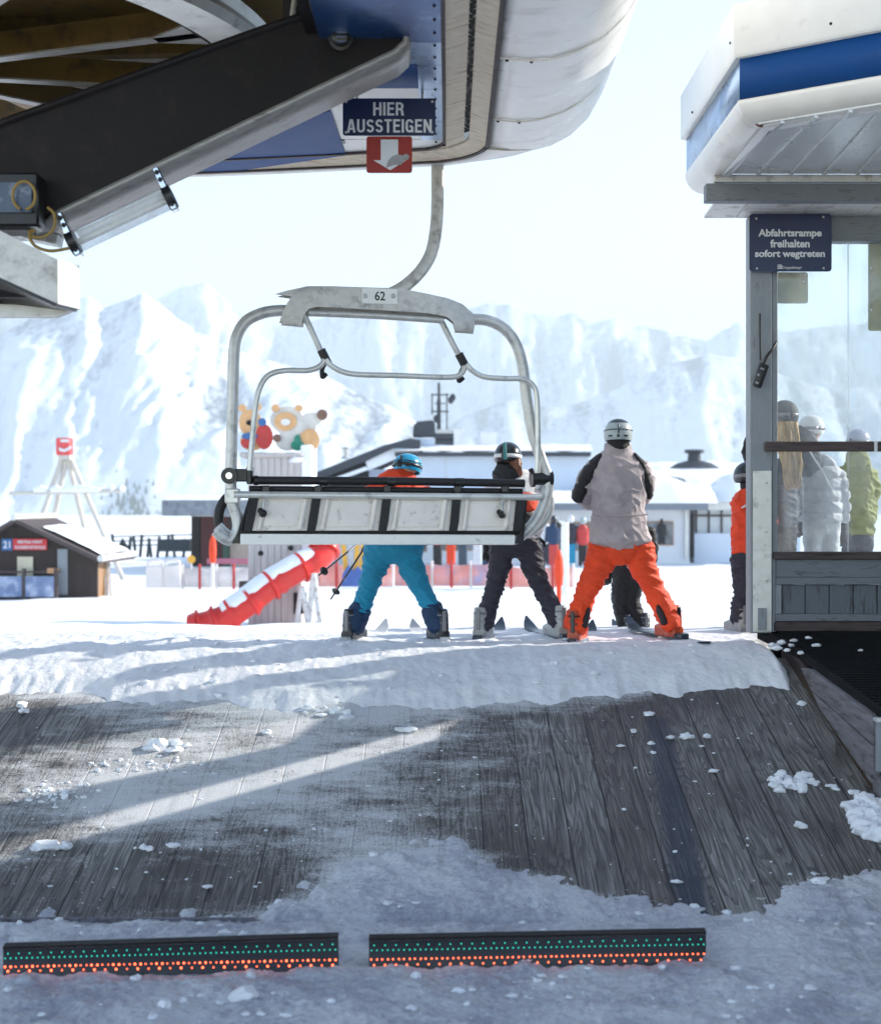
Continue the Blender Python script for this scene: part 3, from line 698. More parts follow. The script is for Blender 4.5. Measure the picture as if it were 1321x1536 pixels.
# grooved belt pulleys beyond the beam top
pu = thing('belt_pulley', P(450, 20, 7.9), 'black toothed belt pulley above the end of the dark beam', 'pulley')
for k in range(8):
    mb = MB(); mb.tube([P(446+k*11, -30, 8.0), P(438+k*11, 30, 8.0)], 0.018, 8)
    mb.build('groove', M['black_plastic'] if k % 2 else M['galv'], pu)
mb = MB(); mb.box(P(480, 2, 8.12), (0.42, 0.1, 0.26)); mb.build('pulley_body', M['black_rubber'], pu)

# lamp in a clear tube under the beam
tl = thing('tube_lamp', P(180, 320, 7.05), 'unlit lamp in a clear tube clamped under the dark beam', 'lamp')
ta, tb = P(110, 364, 7.05), P(254, 296, 7.05); dr = (tb-ta).normalized()
mb = MB(); mb.tube([ta, tb], 0.058, 24); mb.build('clear_tube', M['clear'], tl)
mb = MB(); mb.tube([ta+dr*.03+Vector((0, 0, .028)), tb-dr*.02+Vector((0, 0, .028))], 0.020, 14); mb.build('fluorescent_tube', mk('fluorescent_tube', s(236, 240, 244), 0.35), tl)
mb = MB(); mb.bar(ta+dr*.02+Vector((0, .03, .0)), tb-dr*.01+Vector((0, .03, .0)), 0.05, 0.022); mb.build('reflector', M['plate_white'], tl)
for e, sgn in ((ta, 1), (tb, -1)):
    side = Vector((-dr.z, 0, dr.x)); mb = MB()
    if sgn < 0: side = side
    mb.bar(e+side*0.16, e-side*0.075, 0.075, 0.035, 0.006, up=dr); k_ = mb.build('clamp', M['chrome'], tl)
    for q_ in (0.13, 0.09, -0.045):
        mb = MB(); mb.ball(e+side*q_+Vector((0, -0.04, 0)), 0.012, u=10, v=6); mb.build('clamp_screw', M['black_plastic'], k_)
    mb = MB(); mb.tube([e-dr*0.022*sgn, e+dr*0.02*sgn], 0.062, 20); mb.build('end_cap', M['black_plastic'] , tl)

# junction box with window and coiled cable
jb = thing('junction_box', P(20, 300, 7.1), 'black junction box with a clear window on the beam foot', 'junction box')
mb = MB(); mb.box(P(10, 303, 7.1), (0.36, 0.14, 0.27), None, 0.012); mb.build('case', M['black_plastic'], jb)
mb = MB(); mb.box(P(10, 296, 7.02), (0.25, 0.012, 0.15)); mb.build('window', mk('box_window', s(70, 82, 104), 0.25, 0, 0.4, 6, s(150, 160, 176), 0.3, 8), jb)
mb = MB(); mb.box(P(0, 345, 7.12), (0.32, 0.16, 0.03)); mb.build('mounting_plate', M['dark_beam'], jb)
def circ(cx, cy, r, a0, a1, d, n=24): return [P(cx+r*math.cos(R(a0+(a1-a0)*k/n)), cy-r*1.25*math.sin(R(a0+(a1-a0)*k/n)), d) for k in range(n+1)]
cb = MB(); cb.tube(curve_pts(circ(36, 293, 17, 250, -80, 6.98, 16), 2), 0.008, 8)
cb.tube(curve_pts([P(72, 311, 7.0), P(82, 322, 6.98), P(80, 343, 6.97), P(66, 355, 6.98), P(50, 355, 7.0), P(44, 348, 7.02), P(52, 345, 7.02)], 6), 0.008, 8)
cb.tube(curve_pts([P(52, 345, 7.02), P(44, 352, 7.0), P(52, 368, 6.98), P(75, 376, 6.97), P(104, 372, 7.0)], 6), 0.0085, 8)
tag(cb.build('cable', M['brass_cable'], smooth=60), 'ochre cable looping from the black box to the tube lamp', 'cable')
br = MB(); br.bar(P(40, 352, 7.45), P(90, 362, 7.45), 0.12, 0.05); br.bar(P(-20, 345, 7.4), P(50, 350, 7.4), 0.1, 0.04)
tag(br.build('bracket', M['galv']), 'small galvanised bracket under the foot of the dark beam', 'bracket')

# pale cladding edge at the left
hd = thing('eave_box', P(60, 420, 6.30), 'galvanised eave corner with a dark slatted underside at the left edge', 'eave')
n1, n2, n3 = P(-60, 315, 6.00), P(86, 389, 6.40), P(86, 455, 6.40)
mb = MB(); mb.prism([P(-90, 300, 6.36), P(86, 389, 6.40), P(86, 455, 6.40), P(-90, 375, 6.36)], (0.0, 0.02, 0)); mb.build('front_sheet', M['galv_plate'], hd, smooth=0)
c0 = P(86, 389, 6.40); c1 = P(86, 455, 6.40)
mb = MB(); mb.prism([c0+Vector((.002, .0, 0)), P(119, 398, 6.85), P(119, 463, 6.85), c1+Vector((.002, 0, 0))], (-0.004, 0.02, 0)); mb.build('side_sheet', M['white_paint'], hd, smooth=0)
for k in range(11):
    t = k/10; a = P(-90, 376+t*62, 6.38+t*0.45); b = P(86+t*28, 456+t*6.5, 6.42+t*0.4)
    mb = MB(); mb.bar(a, b, 0.03, 0.03); mb.build('slat', M['black_plastic'], hd)
mb = MB(); mb.prism([P(-90, 452, 6.85), P(96, 456, 6.85), P(116, 462, 6.85), P(84, 475, 6.85), P(-90, 475, 6.85)], (0, 0.05, 0)); mb.build('rear_rail', M['galv'], hd, smooth=0)
mb = MB(); mb.prism([P(-90, 372, 6.42), P(86, 452, 6.46), P(114, 460, 6.84), P(-90, 452, 6.82)], (0, 0, 0.02)); mb.build('soffit', M['dark_beam'], hd, smooth=0)

# hanging signs
def rsheet(name, x0, y0, x1, y1, d, r, m, parent, t=0.006, tilt=0.0):
    a, b = P(x0, y1, d), P(x1, y0, d); rad = r/F*d; pts = []
    for cx, cz, a0 in ((b.x-rad, b.z-rad, 0), (a.x+rad, b.z-rad, 90), (a.x+rad, a.z+rad, 180), (b.x-rad, a.z+rad, 270)):
        for k in range(6): an = R(a0+k*18); pts.append((cx+rad*math.cos(an), d+tilt*((cx-a.x)/(b.x-a.x)-.5), cz+rad*math.sin(an)))
    mb = MB(); mb.prism(pts, (0, t, 0)); return mb.build(name, m, parent, smooth=0)
DS = 8.04
sg = thing('exit_sign', P(583, 203, DS), 'navy sign reading HIER AUSSTEIGEN hanging under the terminal housing', 'sign')
rsheet('sign_face', 514, 147, 653, 203, DS, 4, M['navy'], sg)
def arc(cx, cy, rx, ry, a0, a1, n=9): return [(cx+rx*math.cos(R(a0+(a1-a0)*k/n)), cy+ry*math.sin(R(a0+(a1-a0)*k/n))) for k in range(n+1)]
SCURVE = arc(.27, .72, .18, .19, 15, 180)+arc(.27, .72, .18, .21, 190, 262, 4)+arc(.27, .29, .18, .21, 82, 0, 5)+arc(.27, .28, .18, .19, 0, -170)
CAPS = {'H': (.60, [[(.09, 0), (.09, 1)], [(.51, 0), (.51, 1)], [(.09, .52), (.51, .52)]]), 'I': (.18, [[(.09, 0), (.09, 1)]]),
 'E': (.50, [[(.09, 0), (.09, 1)], [(.09, .92), (.5, .92)], [(.09, .52), (.46, .52)], [(.09, .08), (.5, .08)]]),
 'R': (.57, [[(.09, 0), (.09, 1)], [(.09, .92)]+arc(.28, .70, .19, .22, 90, -90)+[(.09, .48)], [(.28, .48)]+arc(.30, .30, .15, .16, 80, 10, 5)+[(.47, .12), (.52, 0)]]),
 'A': (.60, [[(.07, 0), (.27, 1)], [(.53, 0), (.33, 1)], [(.15, .28), (.45, .28)]]), 'U': (.58, [[(.09, 1), (.09, .3)]+arc(.29, .29, .20, .21, 180, 360)+[(.49, 1)]]),
 'S': (.54, [SCURVE]), 'T': (.52, [[(0, .92), (.52, .92)], [(.26, 0), (.26, 1)]]), 'N': (.60, [[(.09, 0), (.09, 1)], [(.51, 0), (.51, 1)], [(.11, .96), (.49, .04)]]),
 'G': (.58, [arc(.29, .70, .20, .22, 5, 180)+arc(.29, .30, .20, .22, 180, 360)+[(.49, .45)], [(.49, .46), (.30, .46)], [(.49, .45), (.49, .02)]])}
def caps_text(txt, c, height, width, parent, t=.165):
    tot = sum(CAPS[q_][0] for q_ in txt)+.10*(len(txt)-1); kx, kz = width/tot, height; x0 = -width/2; mb = MB(); dpt = 0
    for q_ in txt:
        for st_ in CAPS[q_][1]:
            dpt = (dpt+1) % 5; L_, R_ = [], []
            for i, p in enumerate(st_):
                a, b = st_[max(i-1, 0)], st_[min(i+1, len(st_)-1)]; tx, tz = (b[0]-a[0]), (b[1]-a[1]); l_ = math.hypot(tx, tz) or 1
                nx, nz = -tz/l_*t/2, tx/l_*t/2
                L_.append(Vector((x0+(p[0]+nx)*kx, -.0012-.0003*dpt, (p[1]+nz*.95-.5)*kz))); R_.append(Vector((x0+(p[0]-nx)*kx, -.0012-.0003*dpt, (p[1]-nz*.95-.5)*kz)))
            mb.grid([[c+v for v in L_], [c+v for v in R_]])
        x0 += (CAPS[q_][0]+.10)*kx
    return mb.build('lettering', M['letter'], parent, smooth=0)
caps_text('HIER', P(582.5, 163, DS-.001), 20/F*DS, 46/F*DS, sg); caps_text('AUSSTEIGEN', P(584, 188.5, DS-.001), 20/F*DS, 127/F*DS, sg)
for (px, py) in ((519, 152), (648, 152), (519, 198), (648, 198)):
    mb = MB(); mb.ball(P(px, py, DS), 0.008, u=8, v=6); mb.build('screw', M['galv'], sg)
for px in (535, 633):
    mb = MB(); mb.tube([P(px, 149, DS+.02), P(px, 149, DS+.02)+Vector((0, .05, ZU-P(px, 149, DS).z+.01))], 0.008, 8); mb.build('hanger', M['galv'], sg)
sg2 = thing('arrow_sign', P(583, 258, DS), 'small red sign with a white down arrow below the navy sign', 'sign')
rsheet('sign_face', 549.5, 204, 618, 259, DS, 4, M['red_sign'], sg2)
ar = [(571, 209), (597, 209), (597, 240), (609, 240), (585, 255), (560, 240), (571, 240)]
mb = MB(); mb.prism([P(x, y, DS-.001) for x, y in ar], (0, -.0015, 0)); mb.build('arrow', M['letter'], sg2, smooth=0)
bl = [(579, 251), (582, 241), (588, 234), (597, 231), (604, 233), (609, 230), (614, 234), (612, 239), (605, 241), (602, 247), (592, 247)]
mb = MB(); mb.prism([P(x, y, DS-.003) for x, y in bl], (0, -.0015, 0)); mb.build('peeled_patch', M['peel'], sg2, smooth=0)

# ---------------------------------------------------------------- light bars in the floor
LED_G = mk('green_led', s(20, 190, 160), 0.3, emit=(0.03, 0.80, 0.62, 1), estr=0.5)
LED_R = mk('red_led', s(230, 70, 40), 0.3, emit=(1.0, 0.115, 0.04, 1), estr=2.3)
def light_bar(corners, label, nrep, style, cut=False):
    (xl, yt, yb), (xr, yt2, yb2) = corners
    def at(u, v, off=0.0):
        px = xl+(xr-xl)*u; top = yt+(yt2-yt)*u; bot = yb+(yb2-yb)*u
        d0 = EYE/((bot-CY)/F); A_ = P(px, bot, d0); d1 = d0+0.055; B_ = P(px, top, d1)
        return A_*(1-v)+B_*v+Vector((0, -off*0.9, off*0.45))
    th_ = thing('light_bar', at(.5, 0), label, 'signal light bar', 'light bars set in the snow')
    mb = MB(); ca = 0.022 if cut else 0.004
    fr = [at(0.0, 0.1), at(ca*0.7, 0), at(1-ca, 0), at(1, 0.42 if cut else 0.05), at(1, 1), at(0, 1)]
    mb.prism(fr, (0, 0.05, -0.02), 0.004); mb.build('housing', M['black_plastic'], th_, smooth=30)
    mb = MB(); mb.prism([at(0, 1.0), at(1, 1.0), at(1, 1.0)+Vector((0, .04, .006)), at(0, 1.0)+Vector((0, .04, .006))], (0, 0, 0.012)); mb.build('cover_lip', M['dark_beam'], th_, smooth=0)
    pm = bpy.data.meshes.new('led'); b_ = bmesh.new(); bmesh.ops.create_uvsphere(b_, u_segments=8, v_segments=6, radius=0.0045); b_.to_mesh(pm); b_.free(); pm.shade_smooth()
    pg, prd, pgb = pm.copy(), pm.copy(), pm.copy(); pg.materials.append(LED_G); prd.materials.append(LED_R)
    def led(me, u, v, k=1.0):
        o = bpy.data.objects.new('green_led' if me is pg else 'red_led', me); col.objects.link(o); o.parent = th_
        o.location = at(u, v, 0.003)-Vector(th_.location); o.scale = (k, k, k)
    for i in range(nrep):
        u = (i+0.5)/nrep; du = 1/nrep
        led(pg, u, 0.84, 0.62); led(pg, u-0.25*du, 0.67, 0.62); led(pg, u+0.25*du, 0.67, 0.62)
        big = 1.05 if (i % 2 == 0 and style == 0) else (0.66 if style == 0 else 0.8)
        led(prd, u-0.27*du, 0.36, big); led(prd, u+0.27*du, 0.36, big)
        led(prd, u, 0.20 if style == 0 else 0.17, big*1.05)
    return th_
light_bar(((4, 1425, 1466), (507, 1409, 1458)), 'black light bar at the left of the snow floor with green and red diodes', 31, 0)
light_bar(((553, 1412, 1456), (1059, 1402, 1448)), 'black light bar with a cut right end at the middle of the snow floor', 31, 1, True)

# ---------------------------------------------------------------- operator's shelter on the right
DW = 10.8
sh_ = thing('lift_shelter', P(1150, 948, DW), 'grey weathered timber shelter with a white and blue roof edge', 'shelter')
XR = 4.15
def wallbox(name, x0, y0, x1, y1, t, m, parent=None, dd=0.0, bev=0.004):
    a, b = P(x0, y1, DW+dd), P(x1, y0, DW+dd)
    mb = MB(); mb.box(((a.x+b.x)/2, DW+dd+t/2, (a.z+b.z)/2), (b.x-a.x, t, b.z-a.z), None, bev); return mb.build(name, m, parent or sh_, smooth=30)
XE = 1340+ (1321-1200)                              # boards run on past the frame
wallbox('corner_post', 1125, 322, 1157, 950, 0.16, M['grey_wood'], dd=-0.02)
wallbox('corner_strip', 1157.3, 400, 1166, 830, 0.10, M['grey_wood'], dd=0.01)
pc = wallbox('metal_cover', 1129.5, 706, 1157, 948, 0.012, M['alu'], dd=-0.034, bev=0.002)
for (px, py) in ((1149, 724), (1149, 798), (1150, 872), (1135, 724)):
    if px == 1135: continue
    mb = MB(); mb.ball(P(px, py, DW-.035), 0.010, u=10, v=6); mb.build('screw', M['galv'], pc)
mb = MB(); mb.box(P(1143, 929, DW-.045), (0.066, 0.02, 0.17), None, 0.003); mb.build('latch_plate', M['grey_wood'], pc)
wallbox('header_beam', 1157.3, 322, XE, 361, 0.14, M['grey_wood_h'])
wallbox('window_sill', 1160, 828, XE, 839, 0.14, M['dark_wood'], dd=-0.03)
wallbox('side_rail', 1157.3, 829, 1163, 948, 0.10, M['grey_wood'], dd=0.0)
wallbox('upper_board', 1163.3, 839.3, XE, 866, 0.06, M['grey_wood_h'], dd=0.01)
wallbox('panel_rail', 1163.3, 866.3, XE, 877, 0.06, M['grey_wood_h'], dd=-0.01)
wallbox('panel_stile', 1163.3, 877.3, 1172, 921, 0.06, M['grey_wood'], dd=-0.01)
for k in range(7):
    wallbox('panel_board', 1172.3+k*36, 877.3, 1172.3+k*36+34.6, 921, 0.03, M['panel_wood'], dd=0.02)
wallbox('panel_back', 1172.3, 877.3, XE, 921, 0.02, M['dark_beam'], dd=0.06, bev=0)
wallbox('panel_rail', 1163.3, 921.3, XE, 932, 0.06, M['grey_wood_h'], dd=-0.01)
wallbox('base_board', 1160, 932.3, XE, 947, 0.10, M['dark_wood'], dd=0.0)
wallbox('base_void', 1160, 947.3, XE, 1010, 0.10, M['mat'], dd=0.06, bev=0)
wallbox('window_pane', 1166.3, 361.3, XE, 827.7, 0.008, M['glass'], dd=0.06, bev=0)
wallbox('pane_reflection', 1271, 361.5, 1273, 827.5, 0.010, M['clear'], dd=0.05, bev=0)  # thin strip added as a painted edge reflection
hr = wallbox('hand_rail', 1148, 662, XE, 677, 0.05, M['dark_wood'], dd=-0.10, bev=0.006)
wallbox('rail_tape', 1311, 661.5, 1316, 677.5, 0.052, M['letter'], parent=hr, dd=-0.102, bev=0.002)
# eaves: wooden inner soffit, beam, trims
zb = P(0, 300, 10.25).z
mb = MB(); mb.box(((1.93+XR)/2, 10.28, zb+0.055), (XR-1.93, 0.10, 0.13), None, 0.006); mb.build('eave_beam', M['grey_wood_h'], sh_)
for k in range(9):
    x0 = 2.02+k*0.245
    mb = MB(); mb.prism([(x0, 10.335, zb+.004), (x0+.238, 10.335, zb+.004), (x0+.238+.02, DW+.1, zb+.004), (x0+.02, DW+.1, zb+.004)], (0, 0, .02)); mb.build('soffit_board', M['white_wood'], sh_, smooth=0)
mb = MB(); mb.box(((1.99+XR)/2, 10.245, zb+0.155), (XR-1.99, 0.05, 0.055), None, 0.004); mb.build('eave_trim', M['white_wood'], sh_)
mb = MB(); mb.box(((2.02+XR)/2, 10.20, zb+0.205), (XR-2.02, 0.03, 0.03)); mb.build('eave_trim', M['dark_wood'], sh_)
ZS = P(1090, 256, 10.1).z
# ridged metal soffit
A1 = U(1137, 186, ZS); A2 = U(1321, 156, ZS); dirv = (A2-A1).normalized(); A3 = A1+dirv*4.2
poly_n = [A1, A3, Vector((A3.x, 10.19, ZS)), Vector((2.0, 10.19, ZS))]
mb = MB(); mb.prism(poly_n, (0, 0, 0.02)); mb.build('metal_soffit', M['soffit'], sh_, smooth=0)
for k in range(9):
    px0 = 1172+k*22; p0 = A1+dirv*(0.16+0.215*k); p1 = Vector((2.1+0.24*k-0.05, 10.17, ZS))
    mb = MB(); mb.prism([p0+Vector((-.012, 0, -.002)), p0+Vector((.012, 0, -.002)), p1+Vector((.012, 0, -.002)), p1+Vector((-.012, 0, -.002))], (0, 0, -.016)); mb.build('soffit_rib', M['soffit'], sh_, smooth=0)
# moulded roof edge swept round the corner
XL = 1.845
corner = Vector((XL, U(1103, 86, 4.86).y, 0)); far = Vector((XL, 10.82, 0)); right = corner+Vector((dirv.x, dirv.y, 0))*4.2
nl, nf = Vector((1, 0, 0)), Vector((-dirv.y, dirv.x, 0))   # inward normals
if nf.y < 0: nf = -nf
mit = (nl+nf)/(1+nl.dot(nf))
def sweep(prof, name, m, t=0.0, path=((0, 1, 2))):
    nodes = [(far, nl), (corner, mit), (right, nf)]
    mb = MB(); mb.grid([[nodes[i][0]+nodes[i][1]*a+Vector((0, 0, z)) for a, z in prof] for i in path])
    o = mb.build(name, m, sh_, smooth=40)
    q_ = o.modifiers.new('thickness', 'SOLIDIFY'); q_.thickness = 0.012; q_.offset = -1
    return o
z1 = 4.86
sweep([(0.25, z1+.37), (0.0, z1+.34), (0.0, z1+.02), (0.012, z1), (0.05, z1)], 'upper_fascia', M['white_paint'])
sweep([(0.045, z1-.005), (0.045, z1-.26)], 'side_fascia', M['pale_metal'], path=(0, 1))  # pale blue paints the sky's reflection onto the white side
sweep([(0.045, z1-.005), (0.045, z1-.26)], 'blue_band', M['blue_paint'], path=(1, 2))
rd = [(0.046, z1-.26)]+[(0.046+0.15*(1-math.cos(R(a))), z1-.26-0.145*math.sin(R(a))) for a in range(10, 91, 10)]
sweep(rd, 'lower_fascia', M['white_paint'])
sweep([(0.196, z1-.405), (0.25, ZS-0.006), (0.26, ZS+.01)], 'drip_edge', M['letter'])
mb = MB(); mb.prism([far+Vector((.05, .0, z1+.30)), corner+mit*.05+Vector((0, 0, z1+.30)), right+nf*.05+Vector((0, 0, z1+.30)), Vector((right.x, 12.2, z1+.38)), Vector((2.5, 12.2, z1+.38))], (0, 0, .05)); mb.build('roof_deck', M['galv'], sh_, smooth=0)
mb = MB(); mb.prism([far+Vector((a+.003, .001, z)) for a, z in [(0, z1+.33), (0, z1+.02), (.045, z1), (.045, z1-.26)]+rd[1:]+[(.25, z1-.405), (.25, z1+.33)]], (0, .012, 0)); mb.build('end_cap', M['white_paint'], sh_, smooth=0)
for (px, py, d) in ((1099, 64, corner.y+.1), (1031, 168, 10.3)):
    mb = MB(); mb.ball(Vector((XL-.001, d, P(px, py, d).z)), 0.009, u=10, v=6); mb.build('screw', M['dark_beam'], sh_)
p = corner+Vector((dirv.x, dirv.y, 0))*0.62; mb = MB(); mb.ball(Vector((p.x, p.y, P(1201, 35, p.y).z)), 0.009, u=10, v=6); mb.build('screw', M['dark_beam'], sh_)
mb = MB(); pq = corner+mit*0.16; mb.rock(Vector((pq.x+.03, pq.y-.02, z1-.39)), (.05, .02, .028), 4); mb.build('rust_spot', M['rust'], sh_)
# the sign on the shelter corner
DG = 10.72
sg3 = thing('ramp_sign', P(1185, 406, DG), 'navy sign reading Abfahrtsrampe freihalten sofort wegtreten on the shelter corner', 'sign')
rsheet('sign_face', 1123.5, 320.5, 1247, 407, DG, 5, M['navy'], sg3)
for t_, py, wd, hh in (('Abfahrtsrampe', 350.5, 95, 14.5), ('freihalten', 365, 59, 12), ('sofort wegtreten', 381.5, 105, 14)):
    text_mesh('lettering', t_, M['letter'], sg3, P(1184.5, py, DG-.002), hh/F*DG, wd/F*DG, 0.03)
text_mesh('lettering', 'Doppelmayr', M['letter'], sg3, P(1187.5, 401.5, DG-.002), 5.5/F*DG, 30/F*DG, 0.0)
mb = MB(); a_ = P(1169, 400, DG)
for (dx, dz, w_, h_) in ((-.013, 0, .006, .032), (.013, 0, .006, .032), (0, .013, .02, .006), (0, -.013, .02, .006), (0.002, 0, .012, .012)): mb.box(a_+Vector((dx, -.003, dz)), (w_, .002, h_))
mb.build('emblem', M['letter'], sg3, smooth=0)
for (px, py) in ((1134, 327.5), (1234.5, 325), (1135, 402.5), (1235, 402)):
    mb = MB(); mb.ball(P(px, py, DG), 0.009, u=8, v=6); mb.build('screw', M['galv'], sg3)
s1 = thing('notice_board', P(1188, 455, DW+.12), 'small olive sign back seen through the glass below the navy sign', 'sign back', 'sign backs behind the glass')
rsheet('board', 1164, 408, 1211.5, 455, DW+.12, 4, M['olive'], s1)
for (px, py) in ((1207, 412), (1205, 422)):
    mb = MB(); mb.ball(P(px, py, DW+.12), 0.008, u=8, v=6); mb.build('screw', M['letter'], s1)
s2 = thing('notice_board', P(1330, 495, DW+.12), 'tall olive sign back behind the glass at the right edge', 'sign back', 'sign backs behind the glass')
rsheet('board', 1302, 362, 1338, 496, DW+.12, 4, M['olive'], s2)
for (px, py) in ((1306, 402), (1306, 465)):
    mb = MB(); mb.ball(P(px, py, DW+.12), 0.010, u=8, v=6); mb.build('screw', M['letter'], s2)
# hand-held control hanging on the post
rc = thing('remote_control', P(1140, 580, 10.7), 'black hand control hanging on its cable from the shelter post', 'remote control')
rot = Matrix.Rotation(R(-20), 3, 'Y').inverted() if False else Matrix.Rotation(R(20), 3, 'Y')
mb = MB(); mb.box(P(1140, 563, 10.70), (0.075, 0.045, 0.185), rot, 0.010, 2); mb.build('case', M['black_plastic'], rc)
for (px, py, w_, h_) in ((1143, 553, .03, .012), (1137, 562, .018, .018), (1135, 574, .026, .014)):
    mb = MB(); mb.box(P(px, py, 10.675), (w_, .006, h_), rot); mb.build('button', M['peel'], rc)
mb = MB(); mb.tube(curve_pts([P(1146, 545, 10.7), P(1150, 534, 10.7), P(1158, 524, 10.72), P(1165, 512, 10.78)], 5), 0.011, 8); mb.build('cable', M['black_rubber'], rc)
mb = MB(); mb.tube([P(1139.5, 470, 10.76), P(1140, 540, 10.72)], 0.006, 8); mb.build('cord', M['black_rubber'], rc)

# dark mat deck beside the ramp, with its board edge
dk = thing('deck', (3.3, 9.5, 0.8), 'black ribbed mat deck below the grey shelter at the right', 'deck')
def deck_z(d): return 0.84+(d-8.1)*0.085
mb = MB(); mb.prism([(2.56, 8.1, deck_z(8.1)), (4.15, 8.1, deck_z(8.1)), (4.15, 10.84, deck_z(10.84)), (2.44, 10.84, deck_z(10.84)), (2.56, 10.0, deck_z(10.0))], (0, 0, -.05)); mb.build('mat', M['mat'], dk, smooth=0)
for k in range(34):
    y_ = 8.16+k*0.08
    mb = MB() if k == 0 else mb
    mb.box((3.36, y_, deck_z(y_)+.004), (1.55, .025, .012))
mb.build('mat_rib', M['mat'], dk)['kind'] = 'stuff'
mb = MB(); mb.box((3.4, 8.14, 0.35), (1.5, .04, .78)); mb.build('front_board', M['dark_wood'], dk)
bd_ = thing('side_boards', (2.52, 8.9, .3), 'stepped grey boards lining the right side of the plank ramp', 'edge boards')
X0 = 2.52
def pln(px, py): d = X0*F/(px-CX); return Vector((X0, d, EYE-(py-CY)/F*d))
for poly_, nm in (([(1200, 1002), (1212, 1004), (1302, 1070), (1309, 1080), (1309, 1118), (1216, 1036)], 'board'),
                  ([(1217, 1038), (1309, 1120), (1309, 1168), (1306, 1176), (1228, 1062)], 'board')):
    mb = MB(); mb.prism([pln(*a) for a in poly_], (0.045, 0, 0), 0.006); mb.build(nm, M['board_wood'], bd_, smooth=30)
mb = MB(); mb.prism([pln(1306, 1160), pln(1345, 1182), pln(1345, 1240), pln(1309, 1188)], (0.045, 0, 0), 0.006); mb.build('board', M['board_wood'], bd_, smooth=30)
mb = MB(); mb.prism([(X0+.047, 10.1, .3), (X0+.047, 8.1, 0.0), (X0+.047, 8.1, .79), (X0+.047, 9.7, .86), (X0+.047, 10.1, .96), (X0+.047, 10.6, 1.02), (X0+.047, 10.6, .3)], (.03, 0, 0)); mb.build('backing', M['dark_wood'], bd_, smooth=0)
gp = thing('grating_post', P(1316, 1120, 8.1), 'short dark metal grating post at the end of the boards', 'post')
mb = MB(); mb.box(P(1326, 1118, 8.06), (.09, .05, .30), None, .004); mb.build('post', M['grey_wood'], gp)
mb = MB(); mb.box(P(1326, 1080, 8.05), (.11, .07, .02), None, .003); mb.build('cap', M['galv'], gp)

# ---------------------------------------------------------------- the chair
def dC(px): return 9.7+(px-580)/465*0.5
def C(px, py, off=0.0): d = dC(px); v = P(px, py, d); v.y += off; return v
ch = thing('lift_chair', C(580, 812), 'empty galvanised four-seat lift chair number 62 hanging above the ramp', 'lift chair')
def tb(name, pts, rpx, m, parent=None, off=0.0, n=6, seg=14, smooth=True):
    q_ = [C(p[0], p[1], off+(p[2] if len(p) > 2 else 0)) for p in pts]
    if smooth: q_ = curve_pts(q_, n)
    mb = MB(); mb.tube(q_, rpx/F*9.7, seg); return mb.build(name, m, parent or ch, smooth=50)
hp = [(679, -60), (668, 120), (657, 225), (656, 300), (654, 340), (647, 378), (632, 405), (612, 425), (592, 438), (570, 446)]
hpts = curve_pts([C(x, y, 0.0) for x, y in hp], 6)
mb = MB(); rings = []
for i, p in enumerate(hpts):
    t = (hpts[min(i+1, len(hpts)-1)]-hpts[max(i-1, 0)]).normalized(); a = Vector((0, 1, 0)); b = t.cross(a).normalized()
    hw, hd = 0.044, 0.034; cs = []
    for k in range(16):
        an = 2*math.pi*k/16; ca, sa = math.cos(an), math.sin(an)
        cs.append(p+b*hw*math.copysign(abs(ca)**0.6, ca)+a*hd*math.copysign(abs(sa)**0.6, sa))
    rings.append(cs)
mb.loft(rings); mb.build('hanger', M['galv_plate'], ch, smooth=50)
cbp = [(414, 443), (430, 438), (462, 431), (500, 431), (560, 433), (598, 434), (640, 442), (672, 449), (694, 458), (708, 471), (712, 486), (710, 499), (682, 497), (680, 484), (670, 476), (640, 471), (560, 466), (478, 461), (464, 464), (457, 472), (453, 489), (420, 486), (425, 470), (432, 456), (440, 446)]
mb = MB(); mb.prism([C(x, y, -0.06) for x, y in cbp], (0, 0.014, 0), 0.003); cb_ = mb.build('yoke_plate', M['galv_plate'], ch, smooth=30)
mb = MB(); mb.prism([C(x, y, 0.06) for x, y in cbp], (0, 0.014, 0), 0.003); mb.build('yoke_plate', M['galv_plate'], ch, smooth=30)
mb = MB(); mb.loft([[C(x, y-1, o) for o in (-.05, .075)]+[C(x, y+1.5, o) for o in (.075, -.05)] for x, y in [(430, 440), (462, 433), (560, 435), (598, 436), (640, 444), (672, 451), (694, 460), (709, 472)]]); mb.build('yoke_cover', M['galv_plate'], ch, smooth=40)
tb('yoke_tube', [(462, 469), (560, 473), (665, 480)], 5.5, M['galv'], off=0.0)
npx = mb = MB(); mb.prism([C(543.5, 434, -.064), C(596, 436, -.064), C(596, 458, -.064), C(543.5, 457, -.064)], (0, -.004, 0)); npl_ = mb.build('number_plate', M['plate_white'], ch, smooth=0)
text_mesh('number', '62', M['black_ink'], npl_, C(570.5, 446, -.069), 13.5/F*9.7, 15.5/F*9.7, 0.01, Matrix.Rotation(math.atan2(0.5, 465/F*9.7), 3, 'Z'))
for px in (548, 590):
    mb = MB(); mb.ball(C(px, 446, -.066), (.018, .012, .018), u=10, v=6); mb.build('screw', M['galv'], npl_)
